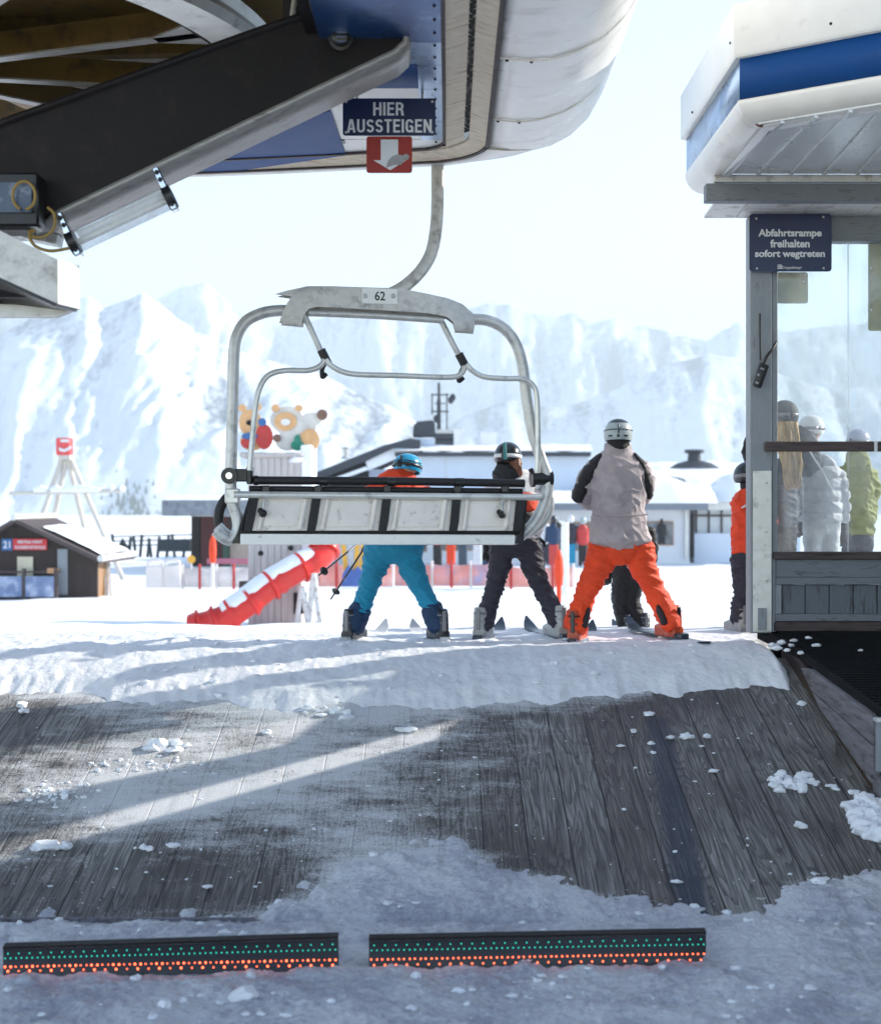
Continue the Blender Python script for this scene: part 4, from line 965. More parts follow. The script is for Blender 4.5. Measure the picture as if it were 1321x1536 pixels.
# outer frame
tb('frame_tube', [(440, 466), (415, 466), (392, 470), (370, 481), (356, 502), (351, 530), (349, 600), (347, 680), (346, 730), (349, 755), (356, 778), (356, 796), (346, 810), (334, 806), (324, 796)], 8.6, M['galv'])
tb('frame_tube', [(705, 479), (728, 480), (752, 490), (771, 511), (783, 545), (790, 600), (799, 650), (812, 690), (822, 720), (818, 748), (805, 778), (788, 798), (774, 808), (762, 809)], 8.6, M['galv'])
for pts in ([(341, 742), (330, 748), (321, 764), (319, 782), (323, 795)],):
    tb('arm_rest', pts, 7.5, M['black_rubber'], off=0.25)
tb('arm_tube', [(322, 790), (332, 800), (345, 808)], 8.4, M['galv'], off=0.12)
tb('arm_rest', [(812, 728), (828, 745), (824, 775), (800, 800)], 7.0, M['galv'], off=0.25)
# clamp blocks
for pts in ([(341, 700), (356, 704), (355, 760), (343, 752)],):
    pass
mb = MB(); mb.box(C(349, 744), (0.095, .1, .10), None, .008); mb.build('clamp', M['alu'], ch)
mb = MB(); mb.tube([C(346, 714, -.075), C(346, 714, .05)], 0.055, 18); k_ = mb.build('pivot', M['black_plastic'], ch)
mb = MB(); mb.tube([C(346, 714, -.082), C(346, 714, -.07)], 0.022, 14); mb.build('pivot_pin', M['chrome'], k_)
mb = MB(); mb.bar(C(350, 713), C(378, 713), 0.10, 0.085, .008); mb.build('pivot_block', M['black_plastic'], ch)
mb = MB(); mb.box(C(375, 713), (0.035, .12, .12), None, .006); mb.build('pivot_flange', M['black_plastic'], ch)
tb('pivot_block', [(797, 718), (826, 718)], 10, M['black_plastic'], smooth=False)
for px, r_ in ((799, 13), (825, 12)):
    mb = MB(); mb.tube([C(px-2.5, 718), C(px+2.5, 718)], r_/F*9.7, 16); mb.build('pivot_flange', M['black_plastic'], ch)
mb = MB(); mb.bar(C(795, 703), C(801, 716), 0.03, 0.03); mb.build('pivot_stop', M['black_plastic'], ch)
# raised safety bar
tb('safety_bar', [(376, 706), (381, 650), (386, 605), (393, 579), (406, 563), (430, 557), (462, 557), (480, 551), (488, 541)], 4.2, M['alu'], off=-0.06)
tb('safety_bar', [(489, 541), (498, 550), (515, 559), (540, 563), (600, 564.5), (660, 567), (683, 566), (693, 560), (697, 551)], 4.2, M['alu'], off=-0.06)
tb('safety_bar', [(699, 548), (708, 558), (726, 567), (755, 569.5), (780, 570), (795, 577), (803, 592), (805, 630), (805, 680), (804, 710)], 4.2, M['alu'], off=-0.09)
tb('bar_strut', [(455, 470), (472, 507), (488, 543)], 4.6, M['galv'], off=0.03, smooth=False)
tb('bar_strut', [(660, 478), (679, 515), (697, 549)], 4.6, M['galv'], off=0.03, smooth=False)
tb('strut_sleeve', [(481, 524), (492, 546)], 6.5, M['black_rubber'], off=0.02, smooth=False)
tb('strut_sleeve', [(688, 530), (699, 551)], 6.5, M['black_rubber'], off=0.02, smooth=False)
tb('bar_handle', [(489, 541), (483, 553), (483, 565), (489, 560)], 3.4, M['black_rubber'], off=0.02)
tb('bar_handle', [(696, 548), (690, 560), (688, 571), (695, 566)], 3.4, M['black_rubber'], off=0.02)
# backrest seen from behind
tb('top_roll', [(380, 720.5), (580, 721.5), (786, 725)], 6.2, M['black_rubber'], smooth=False)
for px in (384, 482, 488, 583, 589, 686, 692):
    mb = MB(); mb.tube([C(px-3, 720.5+(px-380)*.011), C(px+3, 720.5+(px-380)*.011)], 7.4/F*9.7, 14); mb.build('roll_collar', M['black_plastic'], ch)
tb('back_tube', [(373, 733), (580, 734.5), (783, 737)], 4.5, M['black_rubber'], off=.02, smooth=False)
tb('cross_tube', [(352, 742), (580, 744), (812, 746)], 5.2, M['alu'], off=-.05, smooth=False)
for px in (400, 478, 581, 686, 757):
    mb = MB(); mb.box(C(px, 734, -.015), (.055, .07, .05), None, .008); mb.build('tube_clip', M['black_plastic'], ch)
xs_ = [(383, 374), (476, 468), (581, 574), (685, 679), (781, 774)]
for i in range(4):
    (a0, a1), (b0, b1) = xs_[i], xs_[i+1]
    mb = MB(); mb.prism([C(a0+5, 745, -.02), C(b0-5, 746, -.02), C(b1-5, 796, -.07), C(a1+5, 796, -.07)], (0, .018, 0), .005); bp_ = mb.build('back_panel', M['panel_white'], ch, smooth=30)
    for k, (e0, e1) in enumerate(((a0+16, a1+16), (b0-17, b1-17))):
        mb = MB(); mb.tube([C(e0, 750, -.026), C(e1, 795, -.074)], 0.018, 8); mb.build('panel_rib', M['panel_white'], bp_)
    mb = MB(); mb.prism([C(a0+22, 751, -.025), C(b0-23, 751.5, -.025), C(b1-23, 790, -.068), C(a1+22, 790, -.068)], (0, -.006, 0), .004); mb.build('panel_field', M['panel_white'], bp_, smooth=30)
for i, (a, b) in enumerate(xs_):
    mb = MB(); mb.loft([[C(a-6.5, 742, -.045), C(a+6.5, 742, -.045), C(a+6.5, 742, .02), C(a-6.5, 742, .02)], [C(b-4, 782, -.085), C(b+9, 782, -.085), C(b+9, 782, -.03), C(b-4, 782, -.03)], [C(b-6, 797, -.085), C(b+6, 797, -.085), C(b+6, 797, -.03), C(b-6, 797, -.03)]])
    mb.build('back_strap', M['black_rubber'], ch, smooth=50)
for px, py in ((397, 770), (752, 772)):
    mb = MB(); mb.tube([C(px+1, 750, -.06), C(px-1, py-4, -.075)], .012, 8); mb.build('stop_rod', M['alu'], ch)
    mb = MB(); mb.ball(C(px, py, -.095), .027, u=12, v=8); mb.ball(C(px-4, py-4, -.085), .02, u=10, v=6); mb.build('stop_buffer', M['black_rubber'], ch)
mb = MB(); mb.bar(C(366, 798, -.03), C(776, 799, -.03), .07, .022); mb.build('seat_rail', M['dark_beam'], ch)
mb = MB(); mb.bar(C(362, 808.5, -.06), C(771, 809.5, -.06), .03, .072, .006); mb.build('seat_edge', M['plate_white'], ch)
sa, sb = C(364, 805, -.03), C(776, 806, -.03)
mb = MB(); mb.prism([sa, sb, sb+Vector((-.1, .46, .05)), sa+Vector((-.1, .46, .05))], (0, 0, .05), .01); mb.build('seat_cushion', M['black_rubber'], ch)
for px, sg_ in ((368, -1), (778, 1)):
    mb = MB(); mb.prism([C(px+8, 740, -.03), C(px+13, 742, -.03), C(px+4, 795, -.07), C(px-4*sg_*0-6, 815, -.07), C(px-18 if sg_ < 0 else px+6, 815, -.07), C(px-10 if sg_ < 0 else px+2, 800, -.07)], (0, .05, 0)); mb.build('side_bracket', M['black_plastic'], ch, smooth=0)

# ---------------------------------------------------------------- people
def fab(name, c, c2=None, amt=0.0, rough=0.62): return mk(name, c, rough, 0, 0.08, 9, c2, amt, 6, 0.35, 140, spec=0.4)
skin = mk('skin', s(206, 152, 128), 0.5, 0, 0.06, 20, spec=0.35)
def remesh(mb, name, m, parent, vox, smooth_it=4, wr=0.0, wf=(9, 9, 16), seed=0.0, quilt=0.0):
    bmesh.ops.recalc_face_normals(mb.bm, faces=mb.bm.faces)
    me = bpy.data.meshes.new('tmp'); mb.bm.to_mesh(me); mb.bm.free()
    o = bpy.data.objects.new('tmp', me); col.objects.link(o)
    r = o.modifiers.new('r', 'REMESH'); r.mode = 'VOXEL'; r.voxel_size = vox
    q_ = o.modifiers.new('s', 'SMOOTH'); q_.factor = 0.5; q_.iterations = smooth_it
    dg = bpy.context.evaluated_depsgraph_get(); dg.update()
    me2 = bpy.data.meshes.new_from_object(o.evaluated_get(dg)); me2.name = name
    bpy.data.objects.remove(o); bpy.data.meshes.remove(me)
    if wr > 0:
        nv = len(me2.vertices); co = np.empty(nv*3, 'f'); no = np.empty(nv*3, 'f')
        me2.vertices.foreach_get('co', co); me2.vertices.foreach_get('normal', no); co = co.reshape(-1, 3); no = no.reshape(-1, 3)
        dsp = np.empty(nv, 'f')
        for i, v in enumerate(co):
            p = Vector((v[0]*wf[0]+seed, v[1]*wf[1], v[2]*wf[2]+0.35*v[0]*wf[2]))
            c_ = 1-min(1, abs(noise.noise(p))*2.6); c2_ = 1-min(1, abs(noise.noise(p*1.9+Vector((5, 2, 9))))*2.6)
            dsp[i] = 0.55*noise.noise(p*.6)+0.85*c_*c_+0.45*c2_*c2_-0.45
            if quilt: dsp[i] = dsp[i]*.45+quilt*(abs(math.sin((v[2]+.02*noise.noise(Vector((v[0]*5, v[1]*5, 0))))*math.pi/.105))**.6-.6)
        co += no*dsp[:, None]*wr; me2.vertices.foreach_set('co', co.ravel()); me2.update()
    me2.materials.clear()
    return link(name, me2, m, parent, smooth=180)
def chain(mb, d, pts, seg=16):
    "pts: (px, py, depth offset, half width px, half depth m)"
    cs = [P(p[0], p[1], d)+Vector((0, p[2], 0)) for p in pts]; n = len(cs); rings = []
    for i in range(n):
        t = (cs[min(i+1, n-1)]-cs[max(i-1, 0)]).normalized()
        a = Vector((1, 0, 0))-t*t.x
        if a.length < 0.25: a = Vector((0, 0, 1))-t*t.z
        a.normalize(); b = t.cross(a); rx = pts[i][3]/F*d; ry = pts[i][4]
        rings.append((cs[i], a*rx, b*ry, t))
    def ring(c, a, b, k): return [c+a*k*math.cos(2*math.pi*q_/seg)+b*k*math.sin(2*math.pi*q_/seg) for q_ in range(seg)]
    out = []; c, a, b, t = rings[0]; h = min(a.length, b.length)
    out.append(ring(c-t*h*0.45, a, b, 0.55)); out += [ring(c, a, b, 1) for c, a, b, t in rings]
    c, a, b, t = rings[-1]; h = min(a.length, b.length); out.append(ring(c+t*h*0.45, a, b, 0.55))
    mb.loft(out); return mb
def garment(name, d, chains, m, parent, vox=0.012, it=4, wr=0.012, wf=(7, 7, 13), seed=0.0, quilt=0.0):
    mb = MB()
    for c in chains: chain(mb, d, c)
    return remesh(mb, name, m, parent, vox, it, wr, wf, seed, quilt)
def glove(px, py, d, m, parent, k=1.0, down=True, off=0.0):
    c = P(px, py, d)+Vector((0, off, 0)); mb = MB(); sgn = -1 if down else 1
    mb.ball(c, (.045*k, .028*k, .055*k)); mb.tube([c-Vector((0, 0, sgn*.03*k)), c-Vector((0, 0, sgn*.10*k))], .042*k, 10)
    for i, (x, L_) in enumerate(((-.032, .065), (-.011, .078), (.011, .074), (.031, .058))):
        a = c+Vector((x*k, 0, sgn*.03*k)); b = a+Vector((x*.2*k, .02*k, sgn*L_*.55*k)); e = b+Vector((0, .035*k, sgn*L_*.35*k)); mb.tube([a, b, e], [.0145*k, .0135*k, .011*k], 8)
    a = c+Vector((.036*k, .01*k, -sgn*.015*k)); mb.tube([a, a+Vector((.035*k, .015*k, sgn*.03*k)), a+Vector((.04*k, .03*k, sgn*.065*k))], [.016*k, .015*k, .012*k], 8)
    return remesh(mb, 'glove', m, parent, .006*k, 2)
def helmet(px, py, d, rx, rz, m, parent, strap=None, vent=None, yaw=0.0, tilt=0.0, ry=1.18, off=0.0):
    c = P(px, py, d)+Vector((0, off, 0)); k = 1/F*d; rot = Matrix.Rotation(yaw, 3, 'Z') @ Matrix.Rotation(tilt, 3, 'X')
    mb = MB(); pr = [(0.0, 1.0), (.28, .965), (.55, .84), (.78, .63), (.93, .35), (1.0, .02), (1.0, -.25), (.97, -.5), (.93, -.62), (.86, -.60), (.86, -.3), (.80, .2), (0, .4)]
    mb.lathe(pr, c, rx*k, rx*k*ry, rz*k, 32, rot); h = mb.build('helmet', m, parent, smooth=40)
    if strap:
        mb = MB(); rows = []
        for q_ in range(33):
            a = 2*math.pi*q_/32; u = Vector((math.cos(a)*rx*k*1.02, math.sin(a)*rx*k*ry*1.02, 0))
            rows.append([c+rot@(u*1.0+Vector((0, 0, (-.02 if q_ else -.02)*rz*k))), c+rot@(u*1.0+Vector((0, 0, -.30*rz*k)))])
        mb.grid(rows); o = mb.build('goggle_strap', strap, parent, smooth=60); q_ = o.modifiers.new('t', 'SOLIDIFY'); q_.thickness = .006
        mb = MB(); mb.box(c+rot@Vector((-.15*rx*k, -rx*k*ry*1.03, -.16*rz*k)), (.02, .012, .06), rot, .003); mb.build('strap_clip', M['black_plastic'], parent)
    if vent:
        for (vx, vz, w_, h_) in ((-.55, -.35, .035, .012), (.5, -.35, .035, .012), (0, .15, .012, .075), (-.02, -.36, .022, .022)):
            yv = -math.sqrt(max(.05, 1-vx*vx))*rx*k*ry*(1.0 if vz < .1 else .97)
            mb = MB(); mb.box(c+rot@Vector((vx*rx*k, yv, vz*rz*k)), (w_, .02, h_), rot, .003); mb.build('vent', vent, h)
        mb = MB(); mb.tube([c+rot@Vector((math.cos(a_)*rx*k*1.004, math.sin(a_)*rx*k*ry*1.004, .12*rz*k)) for a_ in np.linspace(math.pi, 2*math.pi, 20)], .0035, 6); mb.build('shell_groove', vent, h)
    return h
def head_chains(px, py, d, r, off=0.0):
    return [[(px, py+r*1.7, off, r*.55, .055), (px, py+r*1.0, off, r*.6, .06), (px, py+r*.5, off+.01, r*.78, .085), (px, py, off+.01, r*.92, .095), (px, py-r*.6, off, r*.75, .08)]]
def face_bits(mb, px, py, d, r, off=0.0):
    c = P(px, py+r*.25, d)+Vector((0, off+.10, 0)); k = r/F*d
    mb.ball(c, (.16*k, .2*k, .26*k)); mb.ball(c+Vector((0, -.02, -.62*k)), (.4*k, .25*k, .22*k)); mb.ball(c+Vector((0, .0, -.42*k)), (.26*k, .1*k, .1*k))
    for sg_ in (-1, 1): mb.ball(c+Vector((sg_*.92*k, -.10, .05*k)), (.1*k, .14*k, .26*k)); mb.ball(c+Vector((sg_*.34*k, -.01, .25*k)), (.12*k, .08*k, .08*k))
def body(d, chains, head, parent, vox=.014, off=0.0):
    mb = MB()
    for c in chains: chain(mb, d, [(p[0], p[1], p[2], p[3]*.72, p[4]*.72) for p in c])
    for c in head_chains(*head[:2], d, head[2], off): chain(mb, d, c)
    face_bits(mb, head[0], head[1], d, head[2], off)
    return remesh(mb, 'body', skin, parent, vox, 2)
def boot(px, py, d, m, parent, k=1.0, yaw=0.0, trim=None, off=0.0):
    c = P(px, py, d)+Vector((0, off, 0)); rot = Matrix.Rotation(yaw, 3, 'Z'); mb = MB(); g_ = lambda x, y, z: c+rot@Vector((x*k, y*k, z*k))
    def rr(y, z, rx, ry): return [g_(rx*math.cos(2*math.pi*q_/14), y+ry*math.sin(2*math.pi*q_/14), z) for q_ in range(14)]
    mb.loft([rr(.0, .26, .055, .075), rr(-.01, .2, .062, .08), rr(-.02, .12, .060, .085), rr(-.02, .05, .052, .085), rr(-.02, .015, .05, .08)])
    mb.loft([[g_(x_, y_, z_) for x_, z_ in ((-.045, .02), (.045, .02), (.05, .08), (.03, h_), (-.03, h_), (-.05, .08))] for y_, h_ in ((-.1, .10), (.02, .13), (.14, .115), (.23, .09))])
    mb.box(g_(0, .06, .015), (.075*k, .36*k, .03*k), rot)
    b = remesh(mb, 'boot', m, parent, .011*k, 1)
    if trim:
        for z_ in (.10, .155, .215):
            mb = MB(); mb.tube([g_(.056*math.cos(a_), -.012+.080*math.sin(a_), z_) for a_ in np.linspace(math.pi*.9, math.pi*2.1, 12)], .007*k, 6); mb.build('buckle', trim, b)
        mb = MB(); mb.box(g_(0, -.105, .17), (.03*k, .016*k, .16*k), rot, .004); mb.build('spine', trim, b)
        mb = MB(); mb.box(g_(0, -.09, .02), (.085*k, .10*k, .05*k), rot, .01); mb.build('heel', trim, b)
    return b
def ski(px, py, d, yaw, m, label, L=1.55, tail=.58, off=0.0):
    c = P(px, py, d)+Vector((0, off, 0)); rot = Matrix.Rotation(yaw, 3, 'Z'); n = 22; rows = []
    mb = MB()
    for i in range(n+1):
        y = -tail+L*i/n; w_ = .05+.012*abs((i/n-.5)*2)**2; z = 0.004
        if y > L-tail-.22: z += .10*((y-(L-tail-.22))/.22)**2; w_ *= max(.12, 1-((y-(L-tail-.22))/.22)**3)
        if i == 0: w_ *= .7; z += .012
        rows.append([c+rot@Vector((w_*a, y, z+b)) for a, b in ((-1, 0), (1, 0), (1, .014), (-1, .014))])
    mb.loft(rows); mb.box(c+rot@Vector((0, -.17, .035)), (.07, .09, .045), rot, .008); mb.box(c+rot@Vector((0, .17, .03)), (.07, .07, .035), rot, .008)
    return tag(mb.build('ski', m, smooth=30), label, 'ski', "skis under the skiers' boots")
def pole(a, b, m, label, grip=True):
    a, b = Vector(a), Vector(b); r = thing('ski_pole', b, label, 'ski pole', 'ski poles in use'); t = (b-a).normalized()
    mb = MB(); mb.tube([a, b], [.009, .006], 8); mb.build('shaft', m, r)
    mb = MB(); mb.tube([b-t*.09, b-t*.075], [.035, .02], 12); mb.build('basket', M['black_plastic'], r)
    mb = MB(); mb.tube([a-t*.02, a+t*.11], [.018, .015], 10); mb.build('grip', M['black_rubber'], r)

cy_, cyd = fab('turquoise_ski_fabric', s(16, 132, 168), s(12, 114, 148), .3), fab('navy_ski_fabric', s(18, 50, 84))
orj = fab('orange_red_fabric', s(226, 68, 28), s(204, 52, 22), .3); orp = fab('orange_ski_fabric', s(232, 72, 26), s(208, 56, 18), .35)
lil = fab('lilac_grey_fabric', s(172, 160, 162), s(154, 142, 146), .4); blk = fab('black_fabric', s(27, 25, 29), s(38, 36, 42), .3); chc = fab('charcoal_fabric', s(46, 44, 56), s(36, 34, 44), .3)
wht = fab('white_fabric', s(212, 212, 214), s(186, 186, 190), .3); grj = fab('white_grey_puffer', s(190, 190, 196), s(160, 160, 168), .3); olj = fab('olive_green_fabric', s(134, 136, 66), s(110, 112, 52), .4)
dbl = fab('slate_fabric', s(62, 74, 88), s(48, 58, 70), .3); fur = fab('dark_hood_fabric', s(52, 62, 70), s(40, 48, 56), .4); hair = mk('blond_hair', s(196, 160, 104), .5, 0, .35, 30, s(120, 86, 56), .4, 12, .4, 60, (4, 4, .5))
hair_d = mk('brown_hair', s(110, 62, 42), .5, 0, .3, 30, None, 0, 3, .3, 60)
hb = mk('blue_helmet_shell', s(28, 140, 180), .25); hk = mk('black_helmet_shell', s(28, 32, 38), .22); hg = mk('grey_helmet_shell', s(160, 170, 172), .3); hw_ = mk('white_helmet_shell', s(216, 216, 218), .25)
teal = mk('teal_strap', s(30, 110, 112), .5); bbk = mk('black_boot_shell', s(30, 30, 34), .3); bwh = mk('white_boot_shell', s(160, 160, 158), .3); bor = mk('orange_boot_shell', s(176, 66, 26), .3); bgr = mk('grey_boot_trim', s(120, 120, 124), .35)
skb = mk('dark_ski_base', s(40, 52, 66), .3); skw = mk('pale_ski_top', s(186, 188, 190), .3)

# A: turquoise trousers, blue helmet
d = 11.0; pa_ = thing('person', P(592, 962, d), 'skier in turquoise trousers and blue helmet standing in a wedge behind the chair', 'person')
LL = [(571, 822, 0, 27, .12), (562, 850, .02, 20, .098), (552, 882, .05, 15.5, .08), (543, 910, .03, 15, .078), (532, 932, .0, 16, .086), (529, 942, 0, 15.5, .09)]
RL = [(609, 822, 0, 26, .12), (616, 850, .02, 20, .098), (630, 880, .05, 15.5, .08), (646, 910, .03, 15, .078), (655, 932, .0, 16, .086), (657, 941, 0, 15.5, .09)]
PV = [(591, 800, 0, 44, .13), (591, 818, 0, 47, .14), (591, 836, 0, 40, .125)]
garment('trousers', d, [LL[:5], RL[:5], PV], cy_, pa_, .009, 5, .015, (5, 5, 14), 1)
garment('trouser_cuff', d, [[(542, 911, .03, 16.8, .088), (532, 933, 0, 18, .096), (529, 943, 0, 17.5, .10)]], cyd, pa_, .01, 3, .008)
garment('trouser_cuff', d, [[(646.5, 911, .03, 16.8, .088), (655, 932, 0, 18, .096), (657, 942, 0, 17.5, .10)]], cyd, pa_, .01, 3, .008)
TO = [(591, 808, 0, 44, .13), (591, 800, .0, 46, .14), (592, 765, .04, 45, .14), (594, 738, .08, 46, .13), (598, 722, .10, 36, .1), (600, 708, .11, 22, .075)]
garment('jacket', d, [TO, [(556, 738, .08, 18, .085), (546, 768, .12, 16, .075), (548, 792, .24, 14, .07), (552, 800, .36, 12, .06)], [(634, 738, .08, 18, .085), (640, 768, .12, 16, .075), (634, 792, .24, 14, .07), (630, 800, .36, 12, .06)]], orj, pa_, .012, 4, .012)
body(d, [LL, RL, TO[:5]], (610, 700, 15), pa_, off=.12)
helmet(611, 697, d, 21.5, 17.5, hb, pa_, M['black_plastic'], M['black_plastic'], R(-24), R(-12), off=.12)
boot(527, 963, d, bbk, pa_, 1.0, R(-18), bgr); boot(660, 963, d, bbk, pa_, 1.0, R(18), bgr)
glove(551, 803, d, blk, pa_, off=.40); glove(632, 803, d, blk, pa_, off=.40)
ski(527, 964, d, R(-14), skw, 'pale ski under the left boot of the skier in turquoise'); ski(660, 964, d, R(14), skw, 'pale ski under the right boot of the skier in turquoise')
pole(P(551, 804, 11.38), P(478, 863, 10.6), M['black_plastic'], 'upper dark ski pole of the turquoise skier held out to the left')
pole(P(553, 812, 11.36), P(496, 899, 10.9), M['black_plastic'], 'lower dark ski pole of the turquoise skier slanting down to the snow')

# B: charcoal trousers, white jacket, black helmet
d = 11.15; pb = thing('person', P(775, 958, d), 'skier in charcoal trousers, white jacket and black striped helmet behind the chair', 'person')
LL = [(753, 815, 0, 22, .105), (750, 845, .02, 17, .088), (743, 878, .05, 14.5, .072), (733, 908, .03, 14, .074), (727, 932, 0, 14.5, .08), (725, 941, 0, 13.5, .082)]
RL = [(790, 815, 0, 22, .105), (798, 845, .02, 17.5, .088), (811, 878, .05, 14.5, .074), (825, 908, .03, 14, .075), (836, 930, 0, 14.5, .08), (839, 938, 0, 13.5, .082)]
PV = [(772, 796, 0, 36, .12), (772, 812, 0, 39, .13), (772, 828, 0, 34, .115)]
garment('trousers', d, [LL, RL, PV], chc, pb, .009, 5, .015, (6, 6, 16), 4)
TO = [(773, 806, 0, 38, .13), (773, 785, 0, 37, .13), (774, 755, .02, 37, .125), (773, 730, .03, 36, .115), (767, 712, .03, 26, .09)]
garment('jacket', d, [TO, [(742, 728, .03, 16, .07), (733, 758, .05, 14, .065), (732, 785, .1, 12, .06), (735, 808, .16, 10, .05)], [(800, 728, .03, 16, .07), (808, 755, .05, 14, .065), (808, 780, .1, 12, .06), (804, 800, .16, 10, .05)]], wht, pb, .012, 4, .012)
garment('back_yoke', d, [[(775, 795, -.015, 31, .13), (776, 770, -.01, 31, .128)]], blk, pb, .012, 3, .006)
garment('back_yoke', d, [[(779, 764, .0, 29, .13), (780, 745, .0, 29, .128)]], orj, pb, .012, 3, .006)
garment('hood', d, [[(765, 720, .0, 26, .09), (761, 708, .01, 24, .10), (762, 699, .02, 18, .08)]], blk, pb, .011, 3, .012)
body(d, [LL, RL, TO[:4]], (764, 683, 15), pb, off=.03)
garment('hair', d, [[(771, 692, -.05, 9, .04), (777, 704, -.06, 7, .03), (780, 714, -.06, 4, .02)]], hair_d, pb, .007, 2, .012, (30, 30, 6))
helmet(762, 682, d, 20.5, 19.5, hk, pb, hw_, None, R(-14), R(-4), off=.03)
mb = MB(); mb.tube([P(756, 666, d)+Vector((0, -.10, 0)), P(756, 676, d)+Vector((0, -.128, 0)), P(756.5, 690, d)+Vector((0, -.13, 0))], .014, 8); mb.build('helmet_stripe', teal, pb)
boot(722, 960, d, bwh, pb, 1.0, R(-16), bgr); boot(838, 957, d, bwh, pb, 1.0, R(18), bgr)
glove(735, 822, d, blk, pb, 1.15, off=.14); glove(805, 812, d, blk, pb, off=.16)
ski(722, 961, d, R(-12), skb, 'dark ski under the left white boot of the charcoal skier'); ski(838, 959, d, R(12), skb, 'dark ski under the right white boot of the charcoal skier')
pole(P(803, 775, 11.3), P(813, 885, 11.35), M['black_plastic'], 'dark ski pole standing beside the charcoal skier')

# C: grey jacket, orange trousers
d = 10.95; pc_ = thing('person', P(932, 962, d), 'tall skier in lilac grey jacket and orange trousers with a grey helmet', 'person')
LL = [(907, 822, 0, 27, .12), (897, 850, .02, 22, .10), (882, 884, .05, 16.5, .082), (873, 910, .03, 17, .084), (865, 932, 0, 18.5, .092), (862, 942, 0, 18, .095)]
RL = [(955, 820, 0, 27, .12), (965, 850, .02, 21.5, .10), (981, 882, .05, 17, .082), (993, 908, .03, 17, .084), (1003, 928, 0, 17.5, .092), (1006, 937, 0, 17, .095)]
PV = [(931, 806, 0, 43, .13), (931, 822, 0, 45, .14), (931, 836, 0, 38, .12)]
garment('trousers', d, [LL, RL, PV], orp, pc_, .009, 5, .016, (5, 5, 14), 7)
for pts in ([(882, 915, .02, 4, .062), (878, 927, -.006, 6, .074), (874, 939, -.006, 7, .082)], [(985, 912, .02, 4, .062), (990, 922, -.006, 6, .074), (996, 934, -.006, 7, .082)]):
    garment('cuff_gusset', d, [[(p[0]+0, p[1], p[2]-.006, p[3], p[4]+.01) for p in pts]], blk, pc_, .009, 2, .0)
TO = [(929, 813, 0, 47.5, .185), (928, 790, 0, 43, .16), (927, 765, 0, 41, .15), (927, 735, .0, 43, .15), (926, 708, .0, 44, .14), (926, 694, .0, 40, .125), (926, 684, .0, 32, .10), (926, 677, .0, 22, .085), (926, 668, .0, 20, .075)]
garment('jacket', d, [TO, [(892, 700, .0, 16, .085), (879, 724, .03, 15, .085), (872, 745, .08, 14.5, .08), (885, 750, .16, 14, .07), (900, 742, .26, 12, .06)], [(958, 700, .0, 16, .085), (968, 722, .03, 14, .08), (970, 742, .08, 13, .075), (960, 748, .18, 12, .07), (950, 742, .26, 11, .06)]], lil, pc_, .009, 5, .018, (5, 5, 6), 2)
garment('sleeve_panel', d, [[(902, 681, -.004, 4, .06), (891, 695, -.004, 9, .085), (880, 714, .008, 11.5, .087), (871, 733, .03, 11, .086), (866.5, 747, .06, 9.5, .084)]], blk, pc_, .010, 3, .008)
garment('sleeve_panel', d, [[(951, 681, -.004, 4, .06), (960, 694, -.004, 7, .085), (966, 708, .002, 9, .086), (971, 724, .015, 8.5, .086), (974.5, 742, .06, 7, .08)]], blk, pc_, .010, 3, .008)
mb = MB(); mb.tube(curve_pts([P(x, y, d)+Vector((0, o, 0)) for x, y, o in ((886, 772, -.115), (905, 773, -.158), (928, 774, -.168), (950, 773, -.156), (968, 771, -.11))], 5), .006, 8); mb.build('waist_seam', lil, pc_)
body(d, [LL, RL, TO[:6]], (927, 652, 15), pc_)
garment('neck_gaiter', d, [[(927, 672, -.005, 16.5, .075), (927, 660, -.005, 17.5, .085)]], blk, pc_, .01, 2, .006)
helmet(927, 649, d, 21.5, 20.5, hg, pc_, None, M['black_plastic'], R(-6), R(-4))
mb = MB(); mb.lathe([(0, 1.0), (.30, .955), (.56, .83), (.74, .665), (.71, .65), (0, .9)], P(927, 648.4, d), 21.6/F*d, 21.6/F*d*1.18, 20.8/F*d, 28); mb.build('helmet_cap', hk, pc_)
boot(863, 965, d, bor, pc_, 1.0, R(-18), bbk); boot(1010, 958, d, bor, pc_, 1.0, R(18), bbk, off=.05)
ski(863, 966, d, R(-14), skb, 'dark ski under the left orange boot of the tall skier'); ski(1012, 959, d, R(14), skb, 'dark ski under the right orange boot of the tall skier', off=.05)
glove(905, 742, d, blk, pc_, off=.3); glove(946, 742, d, blk, pc_, off=.3)

# D: small skier in black beyond the tall one
d = 12.6; pd_ = thing('person', P(945, 956, d), 'small skier in black seen between the orange trouser legs', 'person')
LL = [(938, 850, 0, 21, .1), (934, 878, .02, 17, .085), (931, 903, .04, 13.5, .075), (936, 926, .02, 13, .075), (941, 945, 0, 13.5, .08)]
RL = [(952, 850, 0, 19, .1), (950, 880, .02, 15, .085), (948, 903, .04, 12, .075), (957, 926, .02, 11.5, .075), (964, 944, 0, 12, .08)]
PV = [(945, 838, 0, 27, .11), (945, 852, 0, 27, .11)]
garment('trousers', d, [LL, RL, PV], blk, pd_, .013, 3, .014, (9, 9, 22), 9)
TO = [(946, 842, 0, 29, .12), (946, 820, 0, 29, .12), (946, 798, .0, 29, .11), (946, 785, 0, 20, .09)]
garment('jacket', d, [TO, [(920, 795, 0, 11, .06), (913, 822, .02, 10, .055), (912, 845, .05, 9, .05), (911, 855, .06, 9, .05)], [(972, 795, 0, 11, .06), (978, 822, .02, 10, .055), (977, 848, .05, 9, .05)]], blk, pd_, .013, 3, .01)
garment('hem_band', d, [[(950, 852, -.02, 18, .115), (952, 842, -.02, 17, .115)]], wht, pd_, .011, 2, .004)
